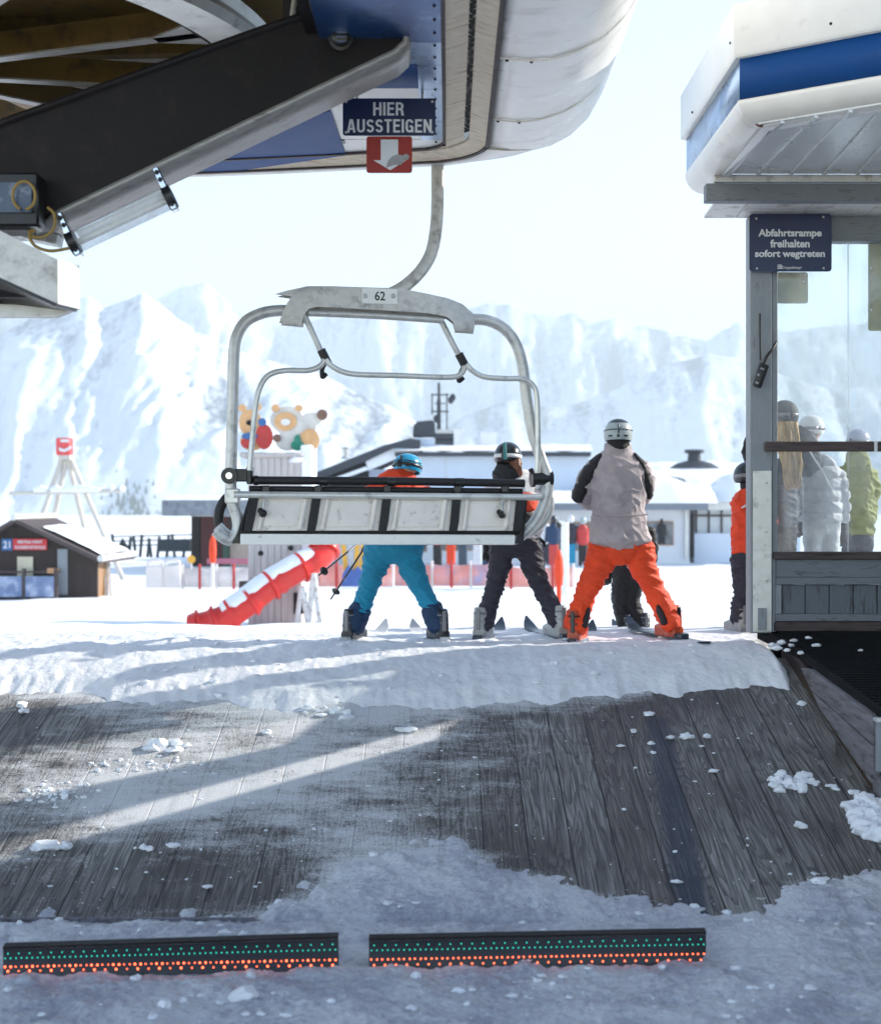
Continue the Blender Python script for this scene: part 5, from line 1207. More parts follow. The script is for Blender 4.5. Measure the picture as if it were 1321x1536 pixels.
mb = MB(); mb.box(P(942, 835, d)+Vector((-.02, -.122, 0)), (.03, .02, .13), Matrix.Rotation(R(12), 3, 'Y'), .004); mb.build('stripe', cyd, pd_)
body(d, [LL, RL, TO], (946, 768, 12), pd_); helmet(946, 765, d, 18, 17, hk, pd_, None, M['peel'])
boot(941, 957, d, bbk, pd_, .85, R(-4), bgr); boot(965, 956, d, bbk, pd_, .85, R(10), bgr)
ski(939, 958, d, R(-8), skb, 'blue black ski under the left boot of the small black-clad skier', 1.1, .35); ski(968, 957, d, R(16), skb, 'blue black ski under the right boot of the small black-clad skier', 1.1, .35)
glove(911, 862, d, blk, pd_, 1.0, off=.06); glove(977, 860, d, blk, pd_, 1.0, off=.06)

# E: orange jacket child half behind the post
d = 11.75; pe = thing('person', P(1122, 950, d), 'child in orange jacket and dark helmet half hidden by the shelter post', 'person')
LL = [(1117, 838, 0, 22, .11), (1117, 870, .03, 18, .09), (1115, 893, .02, 15, .08), (1111, 915, 0, 15, .085), (1110, 932, 0, 15.5, .09)]
RL = [(1140, 838, 0, 22, .11), (1142, 870, .03, 18, .09), (1140, 895, .02, 15, .08), (1138, 932, 0, 15, .09)]
garment('trousers', d, [LL, RL, [(1127, 822, 0, 31, .12), (1127, 840, 0, 30, .12)]], chc, pe, .012, 3, .015, (9, 9, 22), 12)
TO = [(1127, 828, 0, 31, .13), (1126, 800, 0, 30, .13), (1126, 770, 0, 30, .125), (1126, 748, 0, 28, .11), (1128, 732, 0, 17, .08)]
garment('jacket', d, [TO, [(1106, 752, 0, 12, .075), (1112, 775, -.06, 11, .07), (1128, 792, -.08, 10, .065)], [(1150, 752, 0, 12, .07), (1156, 785, .02, 11, .06), (1156, 810, .06, 9, .05)]], orj, pe, .011, 3, .013, (9, 9, 14), 15)
mb = MB(); mb.bar(P(1107, 762, d)+Vector((0, -.122, 0)), P(1127, 750, d)+Vector((0, -.135, 0)), .03, .014, .003); mb.build('reflective_strip', hw_, pe)
body(d, [LL, RL, TO], (1123, 714, 12), pe); helmet(1122, 711, d, 20.5, 19, hk, pe, bgr, None, R(28), R(-4))
garment('neck_gaiter', d, [[(1124, 736, 0, 13, .075), (1123, 724, 0, 14, .08)]], blk, pe, .01, 2, .004)
boot(1109, 950, d, bwh, pe, .95, R(14), bgr); boot(1139, 950, d, bwh, pe, .95, R(14), bgr); glove(1131, 794, d, blk, pe, off=-.08); glove(1156, 820, d, blk, pe, off=.06)

# F: someone behind the post with a raised arm
d = 12.3; pf = thing('person', P(1150, 950, d), 'person in black behind the shelter post lifting one bent arm', 'person')
LL = [(1142, 812, 0, 16, .09), (1141, 880, .02, 13, .07), (1140, 935, 0, 12, .07)]; RL = [(1158, 812, 0, 16, .09), (1159, 880, .02, 13, .07), (1160, 935, 0, 12, .07)]
TO = [(1150, 822, 0, 26, .12), (1150, 760, 0, 25, .12), (1150, 705, 0, 27, .11), (1150, 690, 0, 15, .07)]
garment('trousers', d, [LL, RL], blk, pf, .014, 3, .01); garment('jacket', d, [TO, [(1130, 702, 0, 9, .05), (1121, 689, -.02, 7.5, .045), (1117, 678, -.03, 7, .045), (1122, 660, -.02, 6.5, .042), (1129, 648, 0, 6, .04)], [(1170, 706, 0, 9, .05), (1174, 735, .04, 8, .045), (1170, 760, .12, 7, .04)]], blk, pf, .011, 3, .006)
body(d, [LL, RL, TO], (1150, 662, 12), pf); helmet(1151, 658, d, 18, 18, hk, pf, None, None)
boot(1140, 950, d, bbk, pf); boot(1160, 950, d, bbk, pf); glove(1132, 643, d, blk, pf, .9, False); glove(1168, 768, d, blk, pf, .9, off=.14)

# G, H, I: three people behind the glass
def standing(label, d, cx, head, hr, sh, hem, hw, m_j, m_t, zfoot, arms, wr=.014, extra=None, quilt=0.0, dep=.13):
    p_ = thing('person', P(cx, zfoot, d), label, 'person')
    LL = [(cx-hw*.45, hem+2, 0, hw*.5, .1), (cx-hw*.42, (hem+zfoot)/2, .02, hw*.38, .08), (cx-hw*.42, zfoot-12, 0, hw*.36, .085)]
    RL = [(cx+hw*.45, hem+2, 0, hw*.5, .1), (cx+hw*.42, (hem+zfoot)/2, .02, hw*.38, .08), (cx+hw*.42, zfoot-12, 0, hw*.36, .085)]
    garment('trousers', d, [LL, RL, [(cx, hem-12, 0, hw*.92, .115), (cx, hem+12, 0, hw*.9, .115)]], m_t, p_, .014, 3, .012, (9, 9, 22), cx)
    mid = (sh+hem)/2; TO = [(cx, hem, 0, hw, dep), (cx, mid, 0, hw*.97, dep), (cx, sh+14, 0, hw*.98, dep*.92), (cx, sh+2, 0, hw*.72, dep*.75), (cx, sh-8, 0, hw*.42, .07)]
    garment('jacket', d, [TO]+arms, m_j, p_, .010, 3, wr, (6, 6, 12), cx, quilt)
    body(d, [LL, RL, TO], (head[0], head[1], hr), p_)
    for sg_ in (-1, 1): boot(cx+sg_*hw*.42, zfoot, d, bbk, p_, 1.0, 0, bgr)
    return p_
d = 12.0; pg_ = standing('woman with long blond hair and slate jacket behind the shelter window', d, 1168, (1176, 634), 15, 700, 786, 30, dbl, blk, 948, [[(1190, 718, 0, 13, .07), (1195, 745, .02, 12.5, .07), (1193, 772, .08, 11, .06), (1190, 786, .12, 9, .05)], [(1146, 718, 0, 12, .07), (1142, 750, .02, 11, .06), (1144, 780, .08, 9, .05)]])
garment('hair', d, [[(1176, 640, -.05, 15, .07), (1178, 665, -.07, 15, .07), (1181, 695, -.10, 14, .055), (1184, 715, -.12, 11, .045), (1188, 729, -.12, 6, .03)]], hair, pg_, .008, 2, .022, (40, 40, 5), 3)
rh = random.Random(4); mb = MB()
for i in range(110):
    u0 = rh.uniform(-15, 15); ln = rh.uniform(62, 104); ph_ = rh.uniform(0, 6); am_ = rh.uniform(.8, 2.6); dy_ = rh.uniform(-.02, .02)
    mb.tube([P(1176+u0*(1-.25*t_)+8*t_+am_*math.sin(ph_+t_*7)*(.3+t_), 634+ln*t_, d)+Vector((0, -.075-.07*t_-.05*math.sqrt(max(0, 1-(u0/16)**2))*(1-.4*t_)+dy_+.01*math.sin(ph_*2+t_*9), 0)) for t_ in np.linspace(0, 1, 10)], [.0065]*8+[.005, .002], 5)
mb.build('hair_strands', hair, pg_, smooth=180)['kind'] = 'stuff'
helmet(1176, 620, d, 20, 20, fur, pg_, M['glass'] if False else bgr, None, R(20)); garment('scarf', d, [[(1176, 664, -.01, 19, .09), (1177, 650, -.01, 18, .09)]], fur, pg_, .011, 2, .02, (18, 18, 18))
glove(1190, 796, d, blk, pg_, 1.1, off=.14); glove(1145, 790, d, blk, pg_, 1.1, off=.1)
d = 12.5; ph = standing('person in white puffer jacket with a dark hood and white helmet behind the window', d, 1232, (1217, 648), 14, 694, 782, 30, grj, wht, 945, [[(1258, 712, 0, 11, .065), (1264, 740, .02, 11, .065), (1267, 765, .06, 10.5, .06), (1268, 784, .1, 9, .05)], [(1206, 712, 0, 11, .065), (1200, 745, .02, 11, .06), (1202, 778, .08, 9, .05)]], .022, None, 1.1)
garment('hood', d, [[(1210, 706, -.04, 23, .10), (1207, 685, -.05, 22, .11), (1207, 664, -.04, 18, .10), (1208, 640, -.01, 15, .08)]], fur, ph, .011, 3, .016); helmet(1216, 640, d, 18, 18, hw_, ph, bgr, None, R(-70)); glove(1266, 800, d, blk, ph, 1.2, off=.1); glove(1203, 788, d, blk, ph, 1.1, off=.1)
mb = MB(); mb.tube([P(1203, 672, d)+Vector((0, -.16, 0)), P(1224, 705, d)+Vector((0, -.165, 0)), P(1240, 735, d)+Vector((0, -.15, 0))], .008, 8); mb.build('bag_strap', hw_, ph)
d = 12.9; pi_ = standing('person in olive green jacket and pale helmet at the right of the window', d, 1286, (1289, 664), 13, 690, 800, 25, olj, chc, 944, [[(1304, 706, 0, 11, .065), (1310, 735, .02, 10.5, .065), (1310, 765, .06, 10, .06), (1305, 790, .1, 9, .05)], [(1266, 706, 0, 11, .065), (1261, 740, .02, 10.5, .06), (1262, 772, .06, 9, .05)]], .022)
garment('hood', d, [[(1284, 700, -.05, 18, .09), (1283, 686, -.05, 17, .09), (1284, 676, -.03, 13, .07)]], olj, pi_, .011, 3, .012); helmet(1287, 660, d, 17.5, 17, mk('pale_violet_helmet', s(170, 172, 190), .3), pi_, bgr, None, R(-40)); glove(1304, 800, d, blk, pi_, off=.12); glove(1262, 784, d, blk, pi_, off=.1)

# ---------------------------------------------------------------- background: play tower, hut, lodge
DT = 28.0
tw = thing('play_tower', P(418, 942, DT), 'grey timber play tower with painted bear cut-outs on top', 'play tower')
tw_m = mk('grey_tower_boards', s(178, 172, 170), .7, 0, .12, 3, s(140, 132, 130), .2, 4, .2, 20, (6, 6, .4))
a, b = P(372, 945, DT), P(452, 682, DT)
mb = MB(); mb.box(((a.x+b.x)/2, DT+.55, (a.z+b.z)/2-.1), (b.x-a.x, 1.1, b.z-a.z+.2), None, .02); mb.build('tower_body', tw_m, tw)
for k in range(8):
    x = a.x+(b.x-a.x)*(k+.0)/8; mb = MB(); mb.box((x+.065, DT-.008, (a.z+b.z)/2), (.115, .016, b.z-a.z)); mb.build('board', tw_m, tw)
mb = MB(); mb.box((b.x+.10, DT+.5, b.z-1.0), (.24, 1.0, 2.4), None, .03); mb.build('bright_side', M['snow'], tw)  # white slab added to stand for the sunlit right face
mb = MB()
for (px, py) in ((436, 822), (391, 830), (379, 871)): mb.tube([P(px, py, DT-.03), P(px, py, DT+.02)], .055, 12)
mb.build('peep_hole', M['dark_beam'], tw)['kind'] = 'stuff'
mb = MB(); mb.box(P(450, 905, DT-.03), (.26, .03, .42)); mb.build('doorway', M['dark_beam'], tw)
mb = MB(); mb.box(P(366, 881, DT), (.16, .3, .24)); mb.build('step_box', M['dark_wood'], tw)
mb = MB(); mb.box(P(412, 684, DT+.5), (1.26, 1.2, .10), None, .03); mb.build('roof_board', tw_m, tw)
mb = MB(); mb.rock(P(447, 688, DT+.4), (.26, .5, .12), 3); mb.rock(P(455, 715, DT+.4), (.13, .4, .4), 5); mb.build('roof_snow', M['snow'], tw)
tan, brn = mk('tan_paint', s(206, 160, 112), .6), mk('brown_paint', s(116, 84, 70), .6); red_p, blu_p, grn_p = mk('red_paint', s(182, 52, 48), .6), mk('blue_board_paint', s(48, 96, 152), .6), mk('green_board_paint', s(26, 120, 98), .6)
def disc(parts, name, m, parent, dd):
    mb = MB()
    for i_, (px, py, rx, ry) in enumerate(parts): mb.prism([P(px+rx*math.cos(2*math.pi*k/20), py+ry*math.sin(2*math.pi*k/20), DT+dd-.006*i_) for k in range(20)], (0, .05, 0))
    return mb.build(name, m, parent, smooth=30)
f1 = thing('cut_out_figure', P(385, 676, DT+.4), 'flat painted bear board in red and blue at the left of the tower top', 'cut-out figure')
disc([(375, 634, 17, 20), (363, 612, 6, 6), (386, 610, 6, 6), (378, 662, 18, 14), (383, 650, 17, 20)], 'board', tan, f1, .35); disc([(374, 634, 5, 4)], 'nose', M['dark_beam'], f1, .30)
disc([(396, 655, 13, 19), (371, 664, 10, 8)], 'red_jacket', red_p, f1, .27); disc([(374, 654, 12, 5), (393, 633, 6, 6)], 'blue_scarf', blu_p, f1, .24)
f2 = thing('cut_out_figure', P(440, 676, DT+.4), 'flat painted bear board in a white hood at the right of the tower top', 'cut-out figure')
disc([(430, 630, 25, 21), (452, 640, 22, 16), (468, 628, 16, 10), (431, 662, 18, 14), (441, 650, 22, 22)], 'board', mk('white_board_paint', s(200, 196, 190), .6), f2, .30)
disc([(428, 632, 17, 14), (413, 612, 6, 6), (448, 612, 6, 5), (464, 660, 15, 17)], 'tan_face', tan, f2, .25); disc([(428, 633, 7, 5)], 'muzzle', hw_, f2, .21)
disc([(483, 622, 8, 8)], 'mitten', brn, f2, .22); disc([(415, 657, 6, 6)], 'mitten', brn, f2, .22); disc([(446, 668, 10, 8), (446, 660, 5, 8)], 'green_trousers', grn_p, f2, .21)
# slide
sl = thing('tube_slide', P(318, 945, DT-1.2), 'red tube slide with snow on its back coming out of the tower', 'slide')
red_s = mk('red_moulded_plastic', s(206, 40, 30), .35, 0, .08, 2, s(226, 86, 60), .2, 1)
ctr = [(489, 812, -.15), (484, 832, -.35), (450, 853, -.6), (413, 875, -.8), (388, 895, -.95), (366, 911, -1.05), (347, 922, -1.1), (327, 929, -1.15), (309, 933, -1.2)]
pts = curve_pts([P(x, y, DT)+Vector((0, o, 0)) for x, y, o in ctr], 6)
mb = MB(); mb.tube(pts, [.255+(.03 if i % 8 == 0 else 0) for i in range(len(pts))], 24, False); o = mb.build('slide_tube', red_s, sl, smooth=60); q_ = o.modifiers.new('t', 'SOLIDIFY'); q_.thickness = .02
for i in range(4, len(pts)-2, 7):
    t = (pts[i+1]-pts[i-1]).normalized(); mb = MB(); mb.tube([pts[i]-t*.03, pts[i]+t*.03], .315, 24); mb.build('joint_ring', red_s, sl, smooth=50)
mb = MB(); mb.tube([pts[-1]+Vector((.05, 0, 0)), pts[-1]+Vector((-.12, 0, -.02))], [.30, .25], 24, False); mb.build('outlet_flare', red_s, sl)
sn = MB(); rows = []
for i in range(8, 36):
    t = (pts[i+1]-pts[i-1]).normalized(); u = t.cross(Vector((0, 1, 0))).normalized(); u = u if u.z > 0 else -u; b_ = t.cross(u)
    th_ = .05*min(1, (i-7)/3, (36-i)/3)*(1+.5*noise.noise(Vector((i*.5, 1, 0)))); w_ = 76+10*noise.noise(Vector((i*.7, 4, 0)))-(14 if i > 30 else 0)
    rows.append([pts[i]+(u*math.cos(R(an))+b_*math.sin(R(an)))*(.265+th_*math.cos(R(an*.9/1))**.5 if abs(an) < w_-1 else .25) for an in np.linspace(-w_, w_, 13)])
sn.grid(rows); sn.build('slide_snow', M['snow'], sl, smooth=180)
for px, py, h in ((470, 860, .95), (452, 880, .7)):
    mb = MB(); mb.tube([P(px, py, DT-.7), P(px+12, 942, DT-.6)], .06, 8); mb.tube([P(px, py, DT-.7), P(px-8, 942, DT-.6)], .05, 8); mb.build('slide_prop', M['white_wood'], sl)
sp_ = MB()
for i, (px, py, r) in enumerate(((300, 948, .35), (345, 950, .25), (478, 946, .4), (500, 940, .3), (425, 950, .2))): sp_.rock(P(px, py, DT-.6)-Vector((0, 0, .12)), (r*1.4, r, r*.6), i)
tag(sp_.build('snow_heap', M['snow'], loc=(0, 0, 0)), kind='stuff')

# hut
DH = 40.0
ht = thing('wooden_hut', P(75, 902, DH), 'dark timber hut with snow on the roof at the far left', 'hut')
hm = mk('dark_brown_boards', s(48, 36, 32), .8, 0, .22, 2, s(68, 52, 46), .3, 3, .2, 12, (5, 5, .3)); hm2 = mk('painted_sun_side_boards', s(150, 116, 84), .75, 0, .2, 2, s(96, 78, 64), .4, 3, .2, 12, (5, 5, .3))  # paler side boards carry the sunlight in their colour
g1, g2, gp_, e1_, e2_ = P(-60, 905, DH), P(146, 905, DH), P(29, 781, DH), P(-62, 838, DH), P(146, 838, DH)
dep = 2.4; dx = Vector((-.25, dep, 0))
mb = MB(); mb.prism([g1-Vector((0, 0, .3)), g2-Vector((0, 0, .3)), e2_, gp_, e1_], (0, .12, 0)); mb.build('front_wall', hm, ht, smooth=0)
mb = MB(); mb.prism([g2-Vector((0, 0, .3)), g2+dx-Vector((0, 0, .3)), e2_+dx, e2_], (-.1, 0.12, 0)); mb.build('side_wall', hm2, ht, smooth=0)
ex = Vector((0, -.5, 0)); rp1, rp2, rp3 = P(29, 777, DH)+ex, P(158, 838, DH)+ex, P(-75, 838, DH)+ex
dx = Vector((.13, 3.2, 0)); mb = MB(); mb.prism([rp1, rp2, rp2+dx*1.15, rp1+dx*1.15], (0, 0, -.12)); mb.build('roof', M['dark_wood'], ht, smooth=0)
mb = MB(); mb.prism([rp1, rp3, rp3+dx*1.15, rp1+dx*1.15], (0, 0, -.12)); mb.build('roof', M['dark_wood'], ht, smooth=0)
mb = MB(); s0, s1_ = rp1*.72+rp2*.28, rp2*.97+rp1*.03
v_ = Vector((0, 0, .03)); rows = []
for k in range(11):
    t = k/10; rows.append([s0*(1-t)+s1_*t+dx*(.12+1.0*u)+Vector((0, 0, .04+.16*math.sin(math.pi*min(max(u*.94+.03, 0), 1))**.4*math.sin(math.pi*(t*.92+.04))**.3+.03*fb(t*5, u*5, 1, 3))) for u in np.linspace(0, 1, 11)])
mb.grid(rows); mb.build('roof_snow', M['snow'], ht, smooth=180)
for q_ in ((rp1, dx*1.15, .09), (rp2, dx*1.15, .09)):
    mb = MB(); mb.tube([q_[0]+Vector((0, -.1, .02)), q_[0]+q_[1]+Vector((0, 0, .05))], q_[2], 10); mb.build('roof_log', M['white_wood'], ht)
mb = MB(); mb.box(P(94, 858, DH-.05), (.28, .06, 1.3)); mb.build('door', M['grey_wood'], ht)
mb = MB(); mb.box(P(38, 850, DH-.05), (.44, .06, .56)); mb.build('window', mk('hut_window_light', s(196, 188, 164), .4), ht)
mb = MB(); mb.box(P(0, 858, DH-.35), (3.4, .05, .05)); mb.build('terrace_rail', M['dark_wood'], ht)
mb = MB(); mb.box(P(32, 880, DH-.4), (2.0, .05, .58)); mb.build('banner', mk('printed_banner', s(120, 136, 170), .6, 0, .3, 2, s(190, 196, 210), .5, 2), ht)
for px in (-10, 36, 84):
    mb = MB(); mb.box(P(px, 878, DH-.38), (.10, .1, .95)); mb.build('rail_post', M['dark_wood'], ht)
mb = MB(); mb.box(P(80, 856, DH-.3), (.3, .2, .14)); mb.build('box', mk('pale_carton', s(186, 140, 100), .7), ht)
hs = thing('hut_sign', P(38, 825, DH-.6), 'red lettered sign with a blue square under the hut gable', 'sign')
mb = MB(); mb.box(P(45, 816.5, DH-.12), (.97, .05, .32), None, .01); mb.build('red_board', mk('red_board_paint', s(196, 40, 42), .5), hs)
mb = MB(); mb.box(P(10.5, 817, DH-.12), (.30, .05, .34), None, .01); mb.build('blue_board', blu_p, hs)
text_mesh('lettering', 'MEETING POINT', M['letter'], hs, P(45, 813, DH-.16), .085, .70, .02); text_mesh('lettering', 'SCHNEESPORTSCHULE', M['letter'], hs, P(45, 821, DH-.16), .085, .86, .02)
text_mesh('emblem', '21', M['letter'], hs, P(10, 817, DH-.16), .2, .2, .02)
br2 = thing('ski_bundle', P(158, 895, DH+1), 'pale skis and boards leaning on the sunlit side of the hut', 'skis')
for k, (x0, x1, m_) in enumerate(((149, 152, skw), (155, 157, hair), (160, 158, skw), (166, 163, M['white_wood']))):
    mb = MB(); mb.bar(P(x0, 895, DH+1), P(x1, 838+k*2, DH+1.6), .08, .03); mb.build('ski', m_, br2)
mb = MB(); mb.rock(P(163, 832, DH+1), (.22, .3, .12), 2); mb.build('snow_cap', M['snow'], br2)

# pole frame with a red sign box behind the hut
DM = 50.0
pf_ = thing('pole_frame', P(110, 870, DM), 'tall frame of four leaning poles with a cross log behind the hut', 'pole frame')
pm_ = mk('pale_debarked_pole', s(196, 190, 182), .7, 0, .12, 3)
for (x0, y0, x1, y1, o) in ((58, 790, 92, 690, 0), (76, 800, 99, 690, 1.2), (126, 790, 102, 690, 1.0), (184, 868, 106, 688, 0)):
    mb = MB(); mb.tube([P(x0, y0, DM+o)+(P(x0, y0, DM+o)-P(x1, y1, DM+.5))*(.7 if y0 < 810 else .05), P(x1, y1, DM+.5)], .095, 10); mb.build('pole', pm_, pf_)
mb = MB(); mb.tube([P(14, 740, DM), P(186, 736, DM)], .075, 10); mb.build('cross_log', pm_, pf_)
mb = MB(); 
rows = []
for (x0, x1) in ((51, 70), (76, 92), (92, 150), (167, 171), (181, 186)):
    mb.tube([P(x0, 735, DM), P((x0+x1)/2, 733, DM), P(x1, 735, DM)], [.10, .15, .10], 10)
mb.build('log_snow', M['snow'], pf_)['kind'] = 'stuff'
bx_ = thing('sign_box', P(97, 690, DM), 'small red and white sign box on top of the pole frame', 'sign')
mb = MB(); mb.box(P(97, 670, DM+.3), (.50, .5, .62), None, .03); mb.build('box', mk('red_sign_box', s(214, 74, 76), .5), bx_)
mb = MB(); mb.prism([P(x, y, DM+.03) for x, y in ((88, 671), (97, 674), (107, 668), (107, 673), (97, 678), (89, 676))], (0, -.02, 0)); mb.build('swoosh', M['letter'], bx_); 
mb = MB(); mb.box(P(97, 661, DM+.04), (.3, .02, .10), None, .01); mb.build('emblem', M['letter'], bx_)
mb = MB(); mb.box(P(98, 686, DM+.3), (.42, .4, .16)); mb.build('socket', pm_, bx_)

# fences and barriers
def thin(name, c, c2, amt):
    m = mk(name, c, .7, 0, .12, .9, c2, amt, .9); n = m.node_tree.nodes; L = m.node_tree.links; b = n['Principled BSDF']
    t_ = n.new('ShaderNodeBsdfTranslucent'); mx = n.new('ShaderNodeMixShader'); mx.inputs[0].default_value = .5
    L.new(b.inputs['Base Color'].links[0].from_socket, t_.inputs[0]); L.new(b.outputs[0], mx.inputs[1]); L.new(t_.outputs[0], mx.inputs[2]); L.new(mx.outputs[0], n['Material Output'].inputs[0]); return m
wd = thin('white_plastic_barrier', s(232, 228, 226), None, 0)
def barrier(x0, x1, yt, yb, d, label):
    t_ = thing('barrier', P((x0+x1)/2, yb, d), label, 'barrier', 'white barriers beside the tower')
    mb = MB(); a, b = P(x0, yb, d), P(x1, yt, d); mb.box(((a.x+b.x)/2, d, (a.z+b.z)/2), (b.x-a.x, .18, b.z-a.z), None, .03); mb.build('panel', wd, t_)
    mb = MB(); mb.tube(curve_pts([P(x0+3, yt+1, d), P(x0+4, yt-6, d), P(x1-4, yt-7, d), P(x1-3, yt+1, d)], 4), .035, 8); mb.build('handle', wd, t_)
for k, nm in enumerate(('left of the two white barriers with handles beyond the hut', 'right of the two white barriers with handles beyond the hut')):
    barrier(219+k*27, 219+k*27+26, 848, 882, 36.0, nm)
def net(x0, x1, yt, yb, d, m, label, n):
    t_ = thing('net_fence', P((x0+x1)/2, yb, d), label, 'fence'); mb = MB(); rows = []
    for k in range(n*4+1):
        u = k/(n*4); px = x0+(x1-x0)*u; sag = 2.0*math.sin(math.pi*((u*n) % 1)); rows.append([P(px, yt+sag, d+.06*math.sin(k)), P(px, yb, d)])
    mb.grid(rows); o = mb.build('net', m, t_, smooth=180); q_ = o.modifiers.new('t', 'SOLIDIFY'); q_.thickness = .02
    for k in range(n+1):
        px = x0+(x1-x0)*k/n; mb = MB(); mb.tube([P(px, yb+3, d-.05), P(px, yt-5, d-.05)], .035, 8); mb.build('stake', red_p if k % 2 else wd, t_)
pk = thin('salmon_net_banner', s(234, 178, 170), s(232, 218, 216), .6)
net(274, 376, 851, 881, 36.2, thin('white_net_banner', s(226, 222, 222), s(212, 206, 214), .3), 'white net fence between the barriers and the play tower', 4)
net(476, 590, 846, 880, 34, pk, 'salmon net fence with printed banners right of the tower', 4); net(590, 735, 846, 879, 35, thin('salmon_blue_banner', s(234, 180, 172), s(176, 184, 216), .6), 'salmon and blue banner fence behind the turquoise skier', 5)
net(735, 860, 850, 881, 35.5, pk, 'salmon banner fence behind the charcoal skier', 4)
for px, yt, yb, d, m1, lbl in ((319, 818, 878, 33, 'o', 'orange tipped marker pole in front of the white barriers'), (838, 862, 902, 26, 'r', 'red marker pole between the charcoal and the tall skier')):
    t_ = thing('marker_pole', P(px, yb, d), lbl, 'marker pole'); mb = MB(); mb.tube([P(px, yb+2, d), P(px, (yt+yb)/2-6, d)], .045, 10); mb.build('pole', wd if m1 == 'o' else orj, t_)
    mb = MB(); mb.lathe([(.07, 0), (.09, .25), (.075, .5), (.02, .66)], P(px, (yt+yb)/2-4, d), seg=12); mb.build('tip', orj, t_)
t_ = thing('signal_disc', P(287, 850, 45), 'small yellow disc sign on a post beyond the white barriers', 'sign')
mb = MB(); mb.tube([P(287, 839, 45), P(287, 839, 45.05)], .13, 16); mb.build('disc', mk('yellow_disc', s(230, 170, 50), .5), t_); mb = MB(); mb.tube([P(287, 845, 45.05), P(287, 858, 45.05)], .03, 8); mb.build('post', wd, t_)
wp = thing('white_post', P(847, 892, 30), 'tall white metal post with a short arm left of the tall skier', 'post')
mb = MB(); mb.tube([P(847, 894, 30), P(847, 783, 30)], .085, 12); mb.build('post', M['white_paint'], wp); mb = MB(); mb.tube([P(847, 786, 30), P(838, 784, 30)], .05, 10); mb.build('arm', M['white_paint'], wp)
mb = MB(); mb.box(P(838, 787, 30), (.1, .1, .12), None, .02); mb.build('lamp_head', M['black_plastic'], wp)
yl = mk('yellow_ski', s(226, 172, 60), .4)
def rack_ski(x0, y0, x1, y1, m, label):
    return tag(MB().bar(P(x0, y0, 30), P(x1, y1, 30.3), .10, .03, .005).build('upright_ski', m, smooth=0), label, 'ski', 'skis in the blue rack')
for k, (x0, x1) in enumerate(((519, 514), (527, 524), (534, 536), (541, 546))):
    rack_ski(x0, 858, x1, 806, yl if k != 1 else skw, ('leftmost yellow ski upright in the blue rack', 'pale ski upright in the blue rack', 'middle yellow ski upright in the blue rack', 'rightmost yellow ski upright in the blue rack')[k])
rk = MB(); rk.prism([P(511, 880, 29.8), P(547, 880, 29.8), P(544, 858, 29.8), P(536, 850, 29.8), P(529, 858, 29.8), P(522, 848, 29.8), P(514, 860, 29.8)], (0, .3, 0)); tag(rk.build('ski_rack', mk('blue_rack', s(58, 92, 160), .5), smooth=0), 'blue ski rack with yellow skis behind the turquoise skier', 'ski rack')
# dark rail fence on the slope
DFN = 62.0; ff = thing('slope_fence', P(235, 835, DFN), 'dark wire fence with posts on the slope beyond the hut', 'fence')
dkw = mk('dark_fence_wood', s(52, 62, 66), .8)
for k, px in enumerate((172, 181, 193, 204, 210, 221, 227, 236, 250, 262, 275, 288)):
    mb = MB(); mb.tube([P(px, 836, DFN), P(px+(3 if k % 3 else -4), 801+(k*7) % 9, DFN)], .07, 6); mb.build('post', dkw, ff)
for y in (805, 812, 819):
    mb = MB(); mb.tube([P(168, y, DFN), P(290, y-3, DFN)], .03, 6); mb.build('wire', dkw, ff)
mb = MB(); mb.box(P(262, 818, DFN), (1.5, .3, .55), None, .05); mb.build('wood_stack', dkw, ff)
mb = MB(); mb.rock(P(182, 826, DFN), (.4, .3, .3), 2); mb.build('bale', M['dark_beam'], ff)

# stone-edged canopy building left of the tower
DL = 55.0; cn = thing('canopy_building', P(310, 850, DL), 'flat roofed stone-edged shelter with snow on top left of the tower', 'building')
stn = mk('grey_stone_edge', s(128, 134, 142), .8, 0, .2, 2, s(96, 100, 108), .5, 3, .3, 6); mar = mk('maroon_wall', s(84, 38, 38), .7)
def bxp(x0, y0, x1, y1, d, t, name, m, parent, bev=0.0):
    a, b = P(x0, y1, d), P(x1, y0, d); mb = MB(); mb.box(((a.x+b.x)/2, d+t/2, (a.z+b.z)/2), (b.x-a.x, t, b.z-a.z), None, bev); return mb.build(name, m, parent, smooth=30)
bxp(242, 750, 470, 774, DL, 6, 'roof_edge', stn, cn, .05); mb = MB(); rows = []
for k in range(15): rows.append([P(244+k*16, 751, DL)+Vector((0, .2+5.5*u, .02+.22*math.sin(math.pi*u)**.5+.06*fb(k*.4, u*3, 2, 3))) for u in np.linspace(0, 1, 9)])
mb.grid(rows); mb.build('roof_snow', M['snow'], cn, smooth=180)
bxp(287, 774.3, 299, 850, DL+.6, .4, 'post', M['dark_beam'], cn); bxp(300, 774.3, 340, 850, DL+2, .3, 'wall', mar, cn); bxp(341, 774.3, 470, 850, DL+2.2, .3, 'wall', M['dark_wood'], cn); bxp(334, 800, 343, 850, DL+1.5, .2, 'door', mk('green_door', s(40, 74, 62), .6), cn)
bxp(345, 812, 372, 850, DL+1.9, .2, 'counter', mk('tan_counter', s(176, 160, 148), .7), cn); bxp(310, 838, 372, 846, DL-1, .2, 'rail', mk('pink_rail', s(170, 96, 116), .6), cn)

